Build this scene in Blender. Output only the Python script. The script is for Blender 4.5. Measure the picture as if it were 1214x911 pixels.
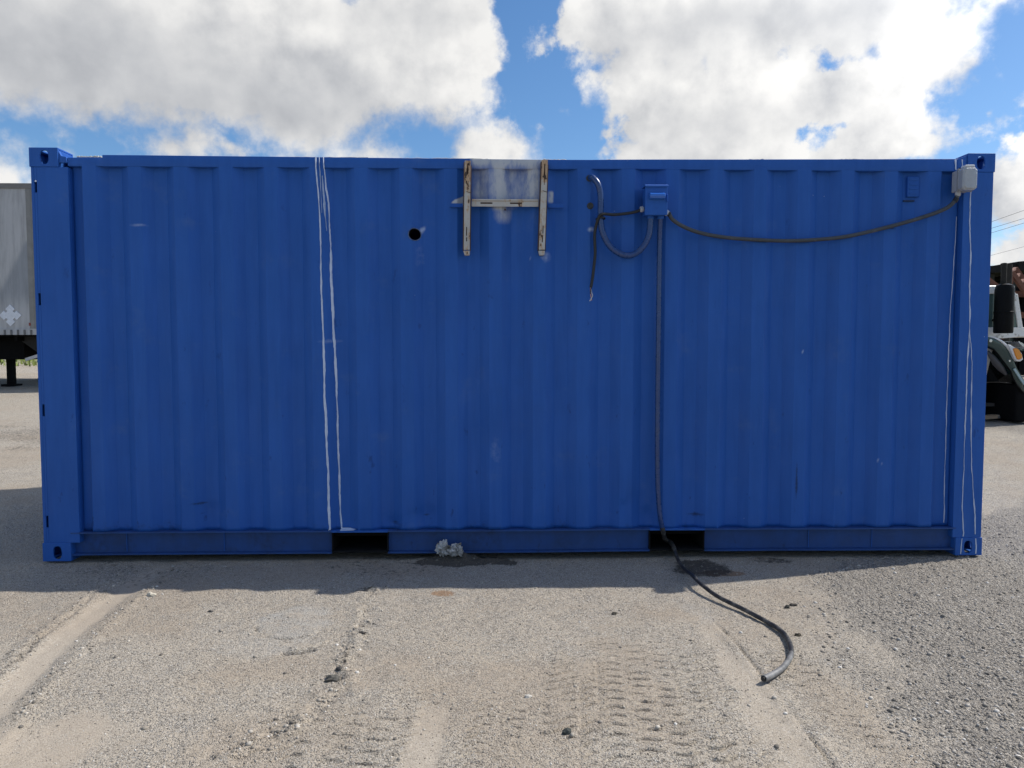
import bpy, bmesh, math, random
import numpy as np
from mathutils import Vector, Matrix

rng = np.random.default_rng(7)
random.seed(7)
for o in list(bpy.data.objects):
    bpy.data.objects.remove(o)
scene = bpy.context.scene
COL = scene.collection

# ------------------------------------------------------------------ camera
cam_d = bpy.data.cameras.new('camera')
cam = bpy.data.objects.new('camera', cam_d)
COL.objects.link(cam)
cam_d.sensor_width = 36.0
cam_d.lens = 36.0 * 841.97 / 1214.0
cam_d.clip_start = 0.05
cam_d.clip_end = 3000
YAW, PITCH = 0.0225, -0.052
fwd = Vector((math.sin(YAW) * math.cos(PITCH), math.cos(YAW) * math.cos(PITCH), math.sin(PITCH)))
cam.location = (-0.1487, -4.5127, 1.3611)
cam.rotation_euler = fwd.to_track_quat('-Z', 'Y').to_euler()
scene.camera = cam

# ------------------------------------------------------------------ sun and sky
SUN_TO = Vector((2.10, 0.56, 2.58)).normalized()
SUN_EL = math.asin(SUN_TO.z)
SUN_AZ = math.atan2(SUN_TO.x, SUN_TO.y)
SUN_STRENGTH = 5.0
SKY_STRENGTH = 0.145
CLOUD_STRENGTH = 0.84
EXPOSURE = -0.07
sun_d = bpy.data.lights.new('sun', 'SUN')
sun_d.energy = SUN_STRENGTH
sun_d.angle = math.radians(0.55)
sun_d.color = (1.0, 0.95, 0.87)
sun = bpy.data.objects.new('sun', sun_d)
COL.objects.link(sun)
sun.rotation_euler = (-SUN_TO).to_track_quat('-Z', 'Y').to_euler()
sun.location = (20, 6, 25)

scene.cycles.max_bounces = 6
scene.cycles.diffuse_bounces = 3
scene.cycles.glossy_bounces = 3
scene.view_settings.view_transform = 'Standard'
scene.view_settings.look = 'None'
scene.view_settings.exposure = EXPOSURE
scene.view_settings.gamma = 1.0
scene.view_settings.use_curve_mapping = False

world = bpy.data.worlds.new('World')
scene.world = world
world.use_nodes = True
world.cycles.sampling_method = 'MANUAL'
world.cycles.sample_map_resolution = 256


class NT:
    """small helper round a node tree"""
    def __init__(s, tree):
        s.t = tree
        s.n = tree.nodes
        s.l = tree.links

    def node(s, typ, **kw):
        n = s.n.new(typ)
        for k, v in kw.items():
            setattr(n, k, v)
        return n

    def put(s, sock, v):
        if v is None:
            return
        if isinstance(v, bpy.types.NodeSocket):
            s.l.new(v, sock)
        else:
            sock.default_value = v

    def m(s, op, a, b=None, c=None, clamp=False):
        n = s.node('ShaderNodeMath', operation=op, use_clamp=clamp)
        for i, v in enumerate((a, b, c)):
            s.put(n.inputs[i], v)
        return n.outputs[0]

    def vm(s, op, a, b=None):
        n = s.node('ShaderNodeVectorMath', operation=op)
        s.put(n.inputs[0], a)
        if b is not None:
            s.put(n.inputs[1], b)
        return n.outputs[1] if op in ('DOT_PRODUCT', 'LENGTH', 'DISTANCE') else n.outputs[0]

    def xyz(s, x, y, z):
        n = s.node('ShaderNodeCombineXYZ')
        for i, v in enumerate((x, y, z)):
            s.put(n.inputs[i], v)
        return n.outputs[0]

    def sep(s, v):
        n = s.node('ShaderNodeSeparateXYZ')
        s.put(n.inputs[0], v)
        return n.outputs

    def ss(s, v, lo, hi, a=0.0, b=1.0):
        n = s.node('ShaderNodeMapRange', interpolation_type='SMOOTHSTEP')
        for i, q in enumerate((v, lo, hi, a, b)):
            s.put(n.inputs[i], q)
        return n.outputs[0]

    def lin(s, v, lo, hi, a=0.0, b=1.0):
        n = s.node('ShaderNodeMapRange')
        n.clamp = True
        for i, q in enumerate((v, lo, hi, a, b)):
            s.put(n.inputs[i], q)
        return n.outputs[0]

    def noise(s, vec, scale, detail=4.0, rough=0.55, dist=0.0, col=False):
        n = s.node('ShaderNodeTexNoise')
        s.put(n.inputs['Vector'], vec)
        n.inputs['Scale'].default_value = scale
        n.inputs['Detail'].default_value = detail if s.t == world.node_tree else min(detail, 4.0)
        n.inputs['Roughness'].default_value = rough
        n.inputs['Distortion'].default_value = dist
        return n.outputs['Color' if col else 'Fac']

    def voro(s, vec, scale, feature='F1', out='Distance', rand=1.0):
        n = s.node('ShaderNodeTexVoronoi', feature=feature)
        s.put(n.inputs['Vector'], vec)
        n.inputs['Scale'].default_value = scale
        n.inputs['Randomness'].default_value = rand
        return n.outputs[out]

    def mix(s, f, a, b):
        n = s.node('ShaderNodeMix', data_type='RGBA')
        s.put(n.inputs[0], f)
        for i, v in ((6, a), (7, b)):
            if isinstance(v, tuple) and len(v) == 3:
                v = v + (1.0,)
            s.put(n.inputs[i], v)
        return n.outputs[2]

    def ramp(s, f, stops, mode='LINEAR'):
        n = s.node('ShaderNodeValToRGB')
        n.color_ramp.interpolation = mode
        els = n.color_ramp.elements
        while len(els) < len(stops):
            els.new(0.5)
        for e, (p, c) in zip(els, stops):
            e.position = p
            e.color = c + (1.0,) if len(c) == 3 else c
        s.put(n.inputs[0], f)
        return n.outputs[0]

    def attr(s, name, out='Fac'):
        n = s.node('ShaderNodeAttribute', attribute_name=name)
        return n.outputs[out]

    def bump(s, h, strength=0.4, dist=0.01, normal=None):
        n = s.node('ShaderNodeBump')
        n.inputs['Strength'].default_value = strength
        n.inputs['Distance'].default_value = dist
        s.put(n.inputs['Height'], h)
        if normal is not None:
            s.put(n.inputs['Normal'], normal)
        return n.outputs[0]


def build_world():
    w = NT(world.node_tree)
    w.n.clear()
    out = w.node('ShaderNodeOutputWorld')
    sky = w.node('ShaderNodeTexSky', sky_type='NISHITA')
    sky.sun_disc = False
    sky.sun_elevation = SUN_EL
    sky.sun_rotation = SUN_AZ
    sky.air_density = 1.0
    sky.dust_density = 0.5
    sky.ozone_density = 4.0
    bg = w.node('ShaderNodeBackground')
    hs = w.node('ShaderNodeHueSaturation')
    hs.inputs['Saturation'].default_value = 1.17
    w.l.new(sky.outputs[0], hs.inputs['Color'])
    w.l.new(hs.outputs[0], bg.inputs[0])
    bg.inputs[1].default_value = SKY_STRENGTH
    tc = w.node('ShaderNodeTexCoord')
    d = tc.outputs['Generated']
    x, y, z = w.sep(d)
    DEG = 57.29578
    az = w.m('MULTIPLY', w.m('ARCTAN2', x, y), DEG)
    el = w.m('MULTIPLY', w.m('ARCSINE', z), DEG)
    # warp the coordinates so that no outline stays an ellipse
    wn = w.noise(d, 6.0, 4.0, 0.55, col=True)
    wx, wy, wz = w.sep(wn)
    az = w.m('ADD', az, w.m('MULTIPLY', w.m('SUBTRACT', wx, 0.5), 5.0))
    el = w.m('ADD', el, w.m('MULTIPLY', w.m('SUBTRACT', wy, 0.5), 3.2))
    ux, uy, uz = w.sep(w.noise(d, 24.0, 5.0, 0.6, col=True))
    az = w.m('ADD', az, w.m('MULTIPLY', w.m('SUBTRACT', ux, 0.5), 3.4))
    el = w.m('ADD', el, w.m('MULTIPLY', w.m('SUBTRACT', uy, 0.5), 3.0))

    def blob(a, e, ra, re):
        u = w.m('MULTIPLY', w.m('SUBTRACT', az, a), 1.0 / ra)
        v = w.m('MULTIPLY', w.m('SUBTRACT', el, e), 1.0 / re)
        r2 = w.m('MULTIPLY_ADD', u, u, w.m('MULTIPLY', v, v))
        return w.m('MULTIPLY', w.m('SUBTRACT', 1.0, w.m('SQRT', r2)), min(ra, re) / 4.5)

    def union(bl):
        f = None
        for b in bl:
            q = blob(*b)
            f = q if f is None else w.m('SMOOTH_MAX', f, q, 0.15)
        return f
    pos = union(CLOUDS)
    neg = union(HOLES)
    pos = w.m('MAXIMUM', pos, -1.2)
    pos = w.m('MINIMUM', pos, 0.9)
    base = w.m('SUBTRACT', pos, w.ss(neg, -0.40, 0.25, 0.0, 0.62))
    # thinner broken cumulus out of view, its cover cut to deepen the shade
    flat = w.vm('MULTIPLY', d, (1.0, 1.0, 1.7))
    gen = w.noise(flat, 2.3, 3.0, 0.5)
    gen = w.m('MULTIPLY', w.m('SUBTRACT', gen, 0.565), 6.0)
    inside = w.m('MULTIPLY', w.ss(w.m('ABSOLUTE', w.m('SUBTRACT', az, 1.5)), 37.0, 48.0, 1.0, 0.0), w.ss(el, 25.5, 31.0, 1.0, 0.0))
    base = w.m('ADD', w.m('MULTIPLY', base, inside), w.m('MULTIPLY', gen, w.m('SUBTRACT', 1.0, inside)))
    # billows
    n1 = w.noise(d, 8.0, 6.0, 0.52)
    n2 = w.noise(d, 34.0, 5.0, 0.62)
    bil = w.m('ADD', w.m('MULTIPLY', w.m('SUBTRACT', n1, 0.5), 1.25), w.m('MULTIPLY', w.m('SUBTRACT', n2, 0.5), 0.62))
    dens = w.m('ADD', base, bil)
    alpha = w.ss(dens, -0.08, w.lin(wz, 0.40, 0.62, 0.11, 0.50))
    # light from the sun's side: same billows sampled a little towards the sun
    off = w.vm('ADD', d, tuple(0.05 * c for c in (0.75, 0.1, 0.66)))
    m1 = w.noise(off, 8.0, 3.0, 0.52)
    rel = w.m('ADD', w.m('MULTIPLY', w.m('SUBTRACT', n1, m1), 1.55), w.m('MULTIPLY', w.m('SUBTRACT', n2, 0.5), 0.55))
    grey = union(GREYS)
    thick = w.m('MULTIPLY', w.ss(w.m('ADD', grey, w.m('MULTIPLY', bil, 0.55)), -0.5, 0.9), inside)
    gthick = w.m('MULTIPLY', w.ss(w.m('ADD', gen, bil), 0.4, 1.8), w.m('SUBTRACT', 1.0, inside))
    thick = w.m('ADD', thick, w.m('MULTIPLY', gthick, 0.8))
    bright = w.m('SUBTRACT', 1.03, w.m('MULTIPLY', thick, 0.37))
    bright = w.m('ADD', bright, w.m('MULTIPLY', rel, w.m('MULTIPLY_ADD', thick, -0.45, 0.85)))
    bright = w.m('MINIMUM', w.m('MAXIMUM', bright, 0.36), 1.12)
    colr = w.ramp(w.lin(bright, 0.36, 1.12), [(0.0, (0.33, 0.355, 0.41)), (0.5, (0.70, 0.715, 0.745)), (1.0, (1.13, 1.12, 1.10))])
    # clouds shine more towards the unseen sun, boosted to light the wall's ribs
    cosg = w.m('MAXIMUM', w.vm('DOT_PRODUCT', d, tuple(SUN_TO)), 0.0)
    glow = w.m('MULTIPLY_ADD', w.m('POWER', cosg, 8.0), 7.0, 1.0)
    cb = w.node('ShaderNodeBackground')
    w.l.new(colr, cb.inputs[0])
    w.l.new(w.m('MULTIPLY', glow, CLOUD_STRENGTH), cb.inputs[1])
    mx = w.node('ShaderNodeMixShader')
    alpha = w.m('MULTIPLY', alpha, w.ss(z, -0.01, 0.03))
    w.l.new(alpha, mx.inputs[0])
    w.l.new(bg.outputs[0], mx.inputs[1])
    w.l.new(cb.outputs[0], mx.inputs[2])
    w.l.new(mx.outputs[0], out.inputs[0])


def dir_of(px, py):
    """compass direction (degrees) of a point of the sky"""
    right = Vector((math.cos(YAW), -math.sin(YAW), 0))
    up = right.cross(fwd)
    v = (fwd * 841.97 + right * (px - 607) - up * (py - 455.5)).normalized()
    return math.degrees(math.atan2(v.x, v.y)), math.degrees(math.asin(v.z))


def sky_list(l):
    r = []
    for cx, cy, rx, ry in l:
        a, e = dir_of(cx, cy)
        a1, e1 = dir_of(cx + rx, cy)
        a2, e2 = dir_of(cx, cy - ry)
        r.append((a, e, abs(a1 - a), abs(e2 - e)))
    return r


CLOUDS = sky_list([
    (60, 30, 260, 125), (230, 40, 230, 125), (400, 60, 190, 115), (500, 55, 100, 100), (370, 135, 110, 45),
    (545, 60, 50, 60), (5, 215, 45, 55), (95, 186, 40, 18), (205, 172, 62, 30), (270, 184, 26, 14), (440, 178, 70, 28),
    (585, 185, 60, 46), (760, 20, 150, 50), (900, 30, 260, 75), (790, 120, 120, 80), (900, 110, 140, 90),
    (1010, 120, 110, 85), (1090, 60, 110, 80), (1080, 165, 80, 50), (780, 185, 100, 45), (900, 190, 130, 40), (1010, 190, 100, 40), (1195, 230, 70, 55), (1200, 290, 80, 40),
    (1170, 134, 24, 13), (1190, 8, 60, 40)])
HOLES = sky_list([(215, 6, 12, 12), (415, 6, 26, 8), (942, 86, 20, 11), (985, 80, 18, 7), (975, 150, 13, 9),
                  (706, 160, 12, 22)])
GREYS = sky_list([(60, 60, 250, 100), (200, 110, 180, 60), (330, 120, 150, 50), (420, 150, 90, 30), (480, 20, 80, 30),
                  (900, 25, 190, 45), (820, 155, 90, 18)])
build_world()

# ------------------------------------------------------------------ shape helpers


class MB:
    def __init__(s):
        s.v = []
        s.f = []

    def add(s, verts, faces):
        b = len(s.v)
        s.v += [tuple(map(float, q)) for q in verts]
        s.f += [tuple(i + b for i in f) for f in faces]
        return s

    def box(s, x0, x1, y0, y1, z0, z1):
        return s.add([(x0, y0, z0), (x1, y0, z0), (x1, y1, z0), (x0, y1, z0), (x0, y0, z1), (x1, y0, z1), (x1, y1, z1), (x0, y1, z1)],
                     [(0, 3, 2, 1), (4, 5, 6, 7), (0, 1, 5, 4), (1, 2, 6, 5), (2, 3, 7, 6), (3, 0, 4, 7)])

    def bar(s, a, b, w, h, up=(0, 0, 1)):
        """box beam from a to b"""
        a, b = Vector(a), Vector(b)
        d = (b - a).normalized()
        u = Vector(up)
        if abs(d.dot(u)) > 0.95:
            u = Vector((0, 1, 0))
        r = d.cross(u).normalized()
        u = r.cross(d)
        vs = []
        for p in (a, b):
            for i, j in ((-1, -1), (1, -1), (1, 1), (-1, 1)):
                vs.append(p + r * (i * w / 2) + u * (j * h / 2))
        return s.add(vs, [(3, 2, 1, 0), (4, 5, 6, 7), (0, 1, 5, 4), (1, 2, 6, 5), (2, 3, 7, 6), (3, 0, 4, 7)])

    def tube(s, pts, r, n=12, cap=True):
        pts = [Vector(p) for p in pts]
        rs = r if isinstance(r, (list, tuple)) else [r] * len(pts)
        nor = None
        vs, fs = [], []
        for i, p in enumerate(pts):
            t = (pts[min(i + 1, len(pts) - 1)] - pts[max(i - 1, 0)]).normalized()
            if nor is None:
                nor = t.orthogonal().normalized()
            nor = (nor - t * nor.dot(t)).normalized()
            bi = t.cross(nor)
            for k in range(n):
                a = 2 * math.pi * k / n
                vs.append(p + (nor * math.cos(a) + bi * math.sin(a)) * rs[i])
        for i in range(len(pts) - 1):
            for k in range(n):
                k2 = (k + 1) % n
                fs.append((i * n + k, i * n + k2, (i + 1) * n + k2, (i + 1) * n + k))
        if cap:
            fs.append(tuple(reversed(range(n))))
            fs.append(tuple((len(pts) - 1) * n + k for k in range(n)))
        return s.add(vs, fs)

    def prism(s, poly, axis, a, b):
        """poly of (p, q) pairs extruded along axis 'x', 'y' or 'z' from a to b"""
        def P(p, q, t):
            return {'x': (t, p, q), 'y': (p, t, q), 'z': (p, q, t)}[axis]
        n = len(poly)
        vs = [P(p, q, a) for p, q in poly] + [P(p, q, b) for p, q in poly]
        fs = [tuple(range(n)), tuple(reversed(range(n, 2 * n)))]
        fs += [(i, i + n, (i + 1) % n + n, (i + 1) % n) for i in range(n)]
        return s.add(vs, fs)

    def plate(s, c, u, v, nrm, w, h, t, hw, hh, n=28, off=(0, 0)):
        """plate of thickness t (going along -nrm) with an oval hole hw x hh"""
        c, u, v, nrm = Vector(c), Vector(u), Vector(v), Vector(nrm)
        ins, outs = [], []
        for k in range(n):
            a = 2 * math.pi * (k + 0.5) / n
            ca, sa = math.cos(a), math.sin(a)
            # stadium / rounded hole
            e = 2.6
            q = (abs(ca) ** e + abs(sa) ** e) ** (-1 / e)
            ins.append((off[0] + hw * ca * q, off[1] + hh * sa * q))
            q = min((w / 2) / max(abs(ca), 1e-6), (h / 2) / max(abs(sa), 1e-6)) if False else 1 / max(abs(ca) / (w / 2), abs(sa) / (h / 2))
            outs.append((ca * q, sa * q))
        # exact corners: move the nearest outer sample onto each corner
        for sx in (-1, 1):
            for sy in (-1, 1):
                k = min(range(n), key=lambda i: (outs[i][0] - sx * w / 2) ** 2 + (outs[i][1] - sy * h / 2) ** 2)
                outs[k] = (sx * w / 2, sy * h / 2)
        vs = []
        for layer in (0.0, -t):
            for lst in (outs, ins):
                vs += [c + u * a + v * b + nrm * layer for a, b in lst]
        fs = []
        for k in range(n):
            k2 = (k + 1) % n
            O, I, O2, I2 = 0, n, 2 * n, 3 * n
            fs.append((O + k, O + k2, I + k2, I + k))
            fs.append((O2 + k2, O2 + k, I2 + k, I2 + k2))
            fs.append((I + k, I + k2, I2 + k2, I2 + k))
            fs.append((O + k2, O + k, O2 + k, O2 + k2))
        return s.add(vs, fs)

    def lathe(s, prof, c=(0, 0, 0), n=24, axis='z'):
        """prof = list of (radius, height)"""
        vs, fs = [], []
        for r, h in prof:
            for k in range(n):
                a = 2 * math.pi * k / n
                p, q = r * math.cos(a), r * math.sin(a)
                o = {'z': (p, q, h), 'y': (p, h, q), 'x': (h, p, q)}[axis]
                vs.append((c[0] + o[0], c[1] + o[1], c[2] + o[2]))
        for i in range(len(prof) - 1):
            for k in range(n):
                k2 = (k + 1) % n
                fs.append((i * n + k, i * n + k2, (i + 1) * n + k2, (i + 1) * n + k))
        fs.append(tuple(reversed(range(n))))
        fs.append(tuple((len(prof) - 1) * n + k for k in range(n)))
        return s.add(vs, fs)

    def build(s, name, mat, parent=None, smooth=False, bevel=0.0, seg=2, fix=True):
        me = bpy.data.meshes.new(name)
        me.from_pydata(s.v, [], s.f)
        if fix:
            bm = bmesh.new()
            bm.from_mesh(me)
            bmesh.ops.recalc_face_normals(bm, faces=bm.faces)
            bm.to_mesh(me)
            bm.free()
        return link(name, me, mat, parent, smooth, bevel, seg)


def link(name, me, mat, parent=None, smooth=False, bevel=0.0, seg=2):
    me.materials.append(mat)
    o = bpy.data.objects.new(name, me)
    COL.objects.link(o)
    if parent is not None:
        o.parent = parent
        o.matrix_parent_inverse = Matrix.Translation(-world_loc(parent))
    if smooth:
        me.polygons.foreach_set('use_smooth', np.ones(len(me.polygons), dtype=bool))
        me.set_sharp_from_angle(angle=math.radians(40 if smooth is True else smooth))
    if bevel:
        m = o.modifiers.new('bevel', 'BEVEL')
        m.width = bevel
        m.segments = seg
        m.limit_method = 'ANGLE'
        m.angle_limit = math.radians(35)
    return o


def world_loc(o):
    v = Vector(o.location)
    p = o.parent
    while p is not None:
        # children are stored with an inverse that keeps world coordinates
        v = v if o.type == 'MESH' else v
        p = p.parent
    return v


def empty(name, loc, label, cat, group=None):
    o = bpy.data.objects.new(name, None)
    COL.objects.link(o)
    o.location = loc
    o.empty_display_size = 0.2
    return tag(o, label, cat, group)


def tag(o, label=None, cat=None, group=None, kind=None):
    if label:
        o['label'] = label
    if cat:
        o['category'] = cat
    if group:
        o['group'] = group
    if kind:
        o['kind'] = kind
    return o


def grid_mesh(name, P, mat, parent=None, smooth=True, attrs=None, keep=None):
    """P: (rows, cols, 3) array -> one mesh"""
    R, C = P.shape[:2]
    idx = np.arange(R * C).reshape(R, C)
    q = np.stack([idx[:-1, :-1], idx[:-1, 1:], idx[1:, 1:], idx[1:, :-1]], -1).reshape(-1, 4)
    if keep is not None:
        q = q[keep.reshape(-1)]
    return raw_mesh(name, P.reshape(-1, 3), q, mat, parent, smooth, attrs)


def raw_mesh(name, V, F, mat, parent=None, smooth=True, attrs=None):
    me = bpy.data.meshes.new(name)
    k = F.shape[1]
    me.vertices.add(len(V))
    me.vertices.foreach_set('co', np.ascontiguousarray(V, dtype=np.float32).ravel())
    me.loops.add(F.size)
    me.loops.foreach_set('vertex_index', np.ascontiguousarray(F, dtype=np.int32).ravel())
    me.polygons.add(len(F))
    me.polygons.foreach_set('loop_start', np.arange(0, F.size, k, dtype=np.int32))
    me.polygons.foreach_set('loop_total', np.full(len(F), k, dtype=np.int32))
    if smooth:
        me.polygons.foreach_set('use_smooth', np.ones(len(F), dtype=bool))
    me.update(calc_edges=True)
    for nm, arr in (attrs or {}).items():
        if arr.ndim == 2:
            a = me.color_attributes.new(nm, 'FLOAT_COLOR', 'POINT')
            if arr.shape[1] == 3:
                arr = np.concatenate([arr, np.ones((len(arr), 1))], 1)
            a.data.foreach_set('color', np.ascontiguousarray(arr, dtype=np.float32).ravel())
        else:
            a = me.attributes.new(nm, 'FLOAT', 'POINT')
            a.data.foreach_set('value', np.ascontiguousarray(arr, dtype=np.float32).ravel())
    return link(name, me, mat, parent)


def spline(pts, n=8):
    pts = [Vector(p) for p in pts]
    P = [pts[0] * 2 - pts[1]] + pts + [pts[-1] * 2 - pts[-2]]
    out = []
    for i in range(1, len(P) - 2):
        a, b, c, d = P[i - 1], P[i], P[i + 1], P[i + 2]
        for k in range(n):
            t = k / n
            out.append(0.5 * ((2 * b) + (c - a) * t + (2 * a - 5 * b + 4 * c - d) * t * t + (3 * b - a - 3 * c + d) * t ** 3))
    out.append(pts[-1])
    return out


# value noise on numpy arrays
def hash2(ix, iy, seed):
    h = (ix.astype(np.int64) * 374761393 + iy.astype(np.int64) * 668265263 + seed * 974634777) & 0xFFFFFFFF
    h = ((h ^ (h >> 13)) * 1274126177) & 0xFFFFFFFF
    h = h ^ (h >> 16)
    return (h & 0xFFFFFF) / float(0xFFFFFF)


def vnoise(x, y, seed=0):
    x = np.asarray(x, float)
    y = np.asarray(y, float)
    ix, iy = np.floor(x), np.floor(y)
    fx, fy = x - ix, y - iy
    fx = fx * fx * fx * (fx * (fx * 6 - 15) + 10)
    fy = fy * fy * fy * (fy * (fy * 6 - 15) + 10)
    a = hash2(ix, iy, seed)
    b = hash2(ix + 1, iy, seed)
    c = hash2(ix, iy + 1, seed)
    d = hash2(ix + 1, iy + 1, seed)
    return (a + (b - a) * fx) * (1 - fy) + (c + (d - c) * fx) * fy - 0.5


def fbm(x, y, seed=0, oct=4, gain=0.5):
    s, amp = 0.0, 1.0
    for k in range(oct):
        s = s + amp * vnoise(x * 2 ** k + 17.3 * k, y * 2 ** k - 9.1 * k, seed + k)
        amp *= gain
    return s


def sst(v, lo, hi):
    t = np.clip((np.asarray(v, float) - lo) / (hi - lo), 0, 1)
    return t * t * (3 - 2 * t)


# ------------------------------------------------------------------ materials
MATS = {}


def principled(name):
    m = bpy.data.materials.new(name)
    m.use_nodes = True
    t = NT(m.node_tree)
    b = m.node_tree.nodes['Principled BSDF']
    tc = t.node('ShaderNodeTexCoord')
    return m, t, b, tc.outputs['Object']


def simple(name, col, rough=0.6, metal=0.0, var=0.25, scale=20.0, bump=0.0, spec=0.5, dirt=None, dirt_amt=0.5, dirt_scale=6.0, coat=0.0):
    if name in MATS:
        return MATS[name]
    m, t, b, co = principled(name)
    n = t.noise(co, scale, 5, 0.6)
    c = t.mix(n, tuple(q * (1 - var) for q in col), tuple(min(1, q * (1 + var)) for q in col))
    if dirt:
        dn = t.noise(co, dirt_scale, 7, 0.65)
        c = t.mix(t.ss(dn, 0.62 - 0.25 * dirt_amt, 0.75 - 0.1 * dirt_amt), c, dirt)
    t.put(b.inputs['Base Color'], c)
    t.put(b.inputs['Roughness'], t.lin(t.noise(co, scale * 2.3, 4), 0.3, 0.7, max(0.02, rough - 0.08), min(1, rough + 0.08)))
    b.inputs['Metallic'].default_value = metal
    b.inputs['Specular IOR Level'].default_value = spec
    b.inputs['Coat Weight'].default_value = coat
    if bump:
        t.put(b.inputs['Normal'], t.bump(t.noise(co, scale * 6, 4), bump, 0.004))
    MATS[name] = m
    return m


BLUE = (0.017, 0.098, 0.385)


def blue_paint(name='container_blue_paint', overspray=True, grime_shade=0.0):
    m, t, b, co = principled(name)
    x, y, z = t.sep(co)
    st = t.xyz(t.m('MULTIPLY', x, 9.0), t.m('MULTIPLY', y, 9.0), t.m('MULTIPLY', z, 0.9))
    streak = t.noise(st, 2.2, 6, 0.6)
    cloud = t.noise(co, 1.6, 6, 0.6)
    roller = t.noise(t.xyz(t.m('MULTIPLY', x, 60.0), y, t.m('MULTIPLY', z, 6.0)), 1.0, 4, 0.6)
    f = t.m('ADD', t.m('MULTIPLY', streak, 0.45), t.m('ADD', t.m('MULTIPLY', cloud, 0.4), t.m('MULTIPLY', roller, 0.15)))
    c = t.mix(t.lin(f, 0.32, 0.68), tuple(q * 0.87 for q in BLUE), (BLUE[0] * 1.4, BLUE[1] * 1.16, BLUE[2] * 1.11))
    # dull dust film and darker scuffs
    dust = t.ss(t.noise(co, 4.0, 8, 0.7), 0.56, 0.80)
    c = t.mix(t.m('MULTIPLY', dust, 0.17), c, (0.15, 0.21, 0.32))
    scuff = t.ss(t.noise(t.xyz(t.m('MULTIPLY', x, 5.0), y, t.m('MULTIPLY', z, 2.2)), 2.6, 8, 0.68), 0.64, 0.72)
    scuff = t.m('MULTIPLY', scuff, t.lin(z, 0.1, 2.4, 0.55, 0.2))
    c = t.mix(scuff, c, (0.007, 0.030, 0.12))
    chip = t.ss(t.voro(co, 9.0), 0.030, 0.022)
    chip = t.m('MULTIPLY', chip, t.ss(t.noise(co, 1.1, 2), 0.57, 0.62))
    c = t.mix(t.m('MULTIPLY', chip, 0.8), c, (0.42, 0.50, 0.62))
    if overspray:
        os_ = t.attr('overspray')
        sn = t.noise(t.xyz(t.m('MULTIPLY', x, 4.0), y, t.m('MULTIPLY', z, 1.4)), 7.0, 7, 0.65)
        mk = t.lin(t.m('MULTIPLY', os_, t.lin(sn, 0.28, 0.68, 0.5, 1.6)), 0.08, 0.75)
        beige = t.mix(t.noise(co, 12.0, 5), (0.40, 0.43, 0.47), (0.60, 0.60, 0.58))
        c = t.mix(t.m('MULTIPLY', mk, 0.9), c, beige)
        wh = t.attr('scrape')
        mk2 = t.lin(t.m('MULTIPLY', wh, t.lin(t.noise(co, 30.0, 5), 0.3, 0.7, 0.4, 1.3)), 0.08, 0.9)
        c = t.mix(t.m('MULTIPLY', mk2, 0.85), c, (0.50, 0.58, 0.72))
        dk = t.attr('grime')
        mk3 = t.ss(t.m('ADD', dk, t.m('MULTIPLY', t.m('SUBTRACT', t.noise(co, 25.0, 6, 0.7), 0.5), 0.8)), 0.30, 0.75)
        c = t.mix(t.m('MULTIPLY', mk3, 0.75), c, (0.010, 0.022, 0.06))
    if grime_shade:
        c = t.mix(t.lin(t.noise(co, 7.0, 6, 0.65), 0.25, 0.7, grime_shade * 0.6, grime_shade), c, (0.030, 0.042, 0.070))
    t.put(b.inputs['Base Color'], c)
    t.put(b.inputs['Roughness'], t.lin(t.noise(co, 5.0, 6, 0.65), 0.3, 0.7, 0.42, 0.62))
    b.inputs['Specular IOR Level'].default_value = 0.24
    hgt = t.m('ADD', t.m('MULTIPLY', t.noise(co, 9.0, 3), 0.7), t.m('ADD', t.m('MULTIPLY', t.noise(co, 90.0, 3), 0.12), t.m('MULTIPLY', roller, 0.06)))
    t.put(b.inputs['Normal'], t.bump(hgt, 0.5, 0.006))
    return m


M_BLUE = blue_paint()
M_BLUE2 = blue_paint('fitting_blue_paint', overspray=False)
M_RAILBLUE = blue_paint('grimy_shaded_rail_paint', grime_shade=0.62)  # bottom rail: grime plus the shade of its recess mixed into the blue
M_DARK = simple('dark_steel', (0.006, 0.006, 0.0065), 0.8, scale=15, spec=0.08)
M_BLACKRUB = simple('black_cable_rubber', (0.011, 0.012, 0.015), 0.5, var=0.3, scale=30, bump=0.1)
M_GREYCABLE = simple('dusty_grey_cable', (0.048, 0.053, 0.062), 0.5, var=0.35, scale=14, bump=0.15, dirt=(0.10, 0.105, 0.11), dirt_amt=0.2, dirt_scale=18)
M_CONDUIT = simple('worn_blue_conduit', (0.012, 0.046, 0.165), 0.30, var=0.2, scale=18, spec=0.6, dirt=(0.03, 0.06, 0.14), dirt_amt=0.2)
M_TAIL = simple('weathered_grey_conduit', (0.10, 0.10, 0.10), 0.5, var=0.3, scale=25, dirt=(0.21, 0.208, 0.205), dirt_amt=0.8, dirt_scale=14)
M_TAILDARK = simple('dark_conduit_jacket', (0.022, 0.022, 0.024), 0.45, var=0.3, scale=25, dirt=(0.10, 0.096, 0.088), dirt_amt=0.6, dirt_scale=20)
M_GREYPLASTIC = simple('grey_plastic', (0.40, 0.41, 0.43), 0.45, var=0.12, scale=25, dirt=(0.22, 0.22, 0.22), dirt_amt=0.35, dirt_scale=30)
M_DRIP = simple('white_paint_run', (0.55, 0.62, 0.76), 0.5, var=0.15, scale=30)
M_DRIPTHIN = simple('thin_white_paint_run', (0.34, 0.42, 0.58), 0.5, var=0.3, scale=30)
M_COPPER = simple('bare_copper', (0.55, 0.27, 0.15), 0.35, metal=0.9, var=0.2)
M_WHITEWIRE = simple('pale_wire', (0.45, 0.46, 0.48), 0.5)
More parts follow.
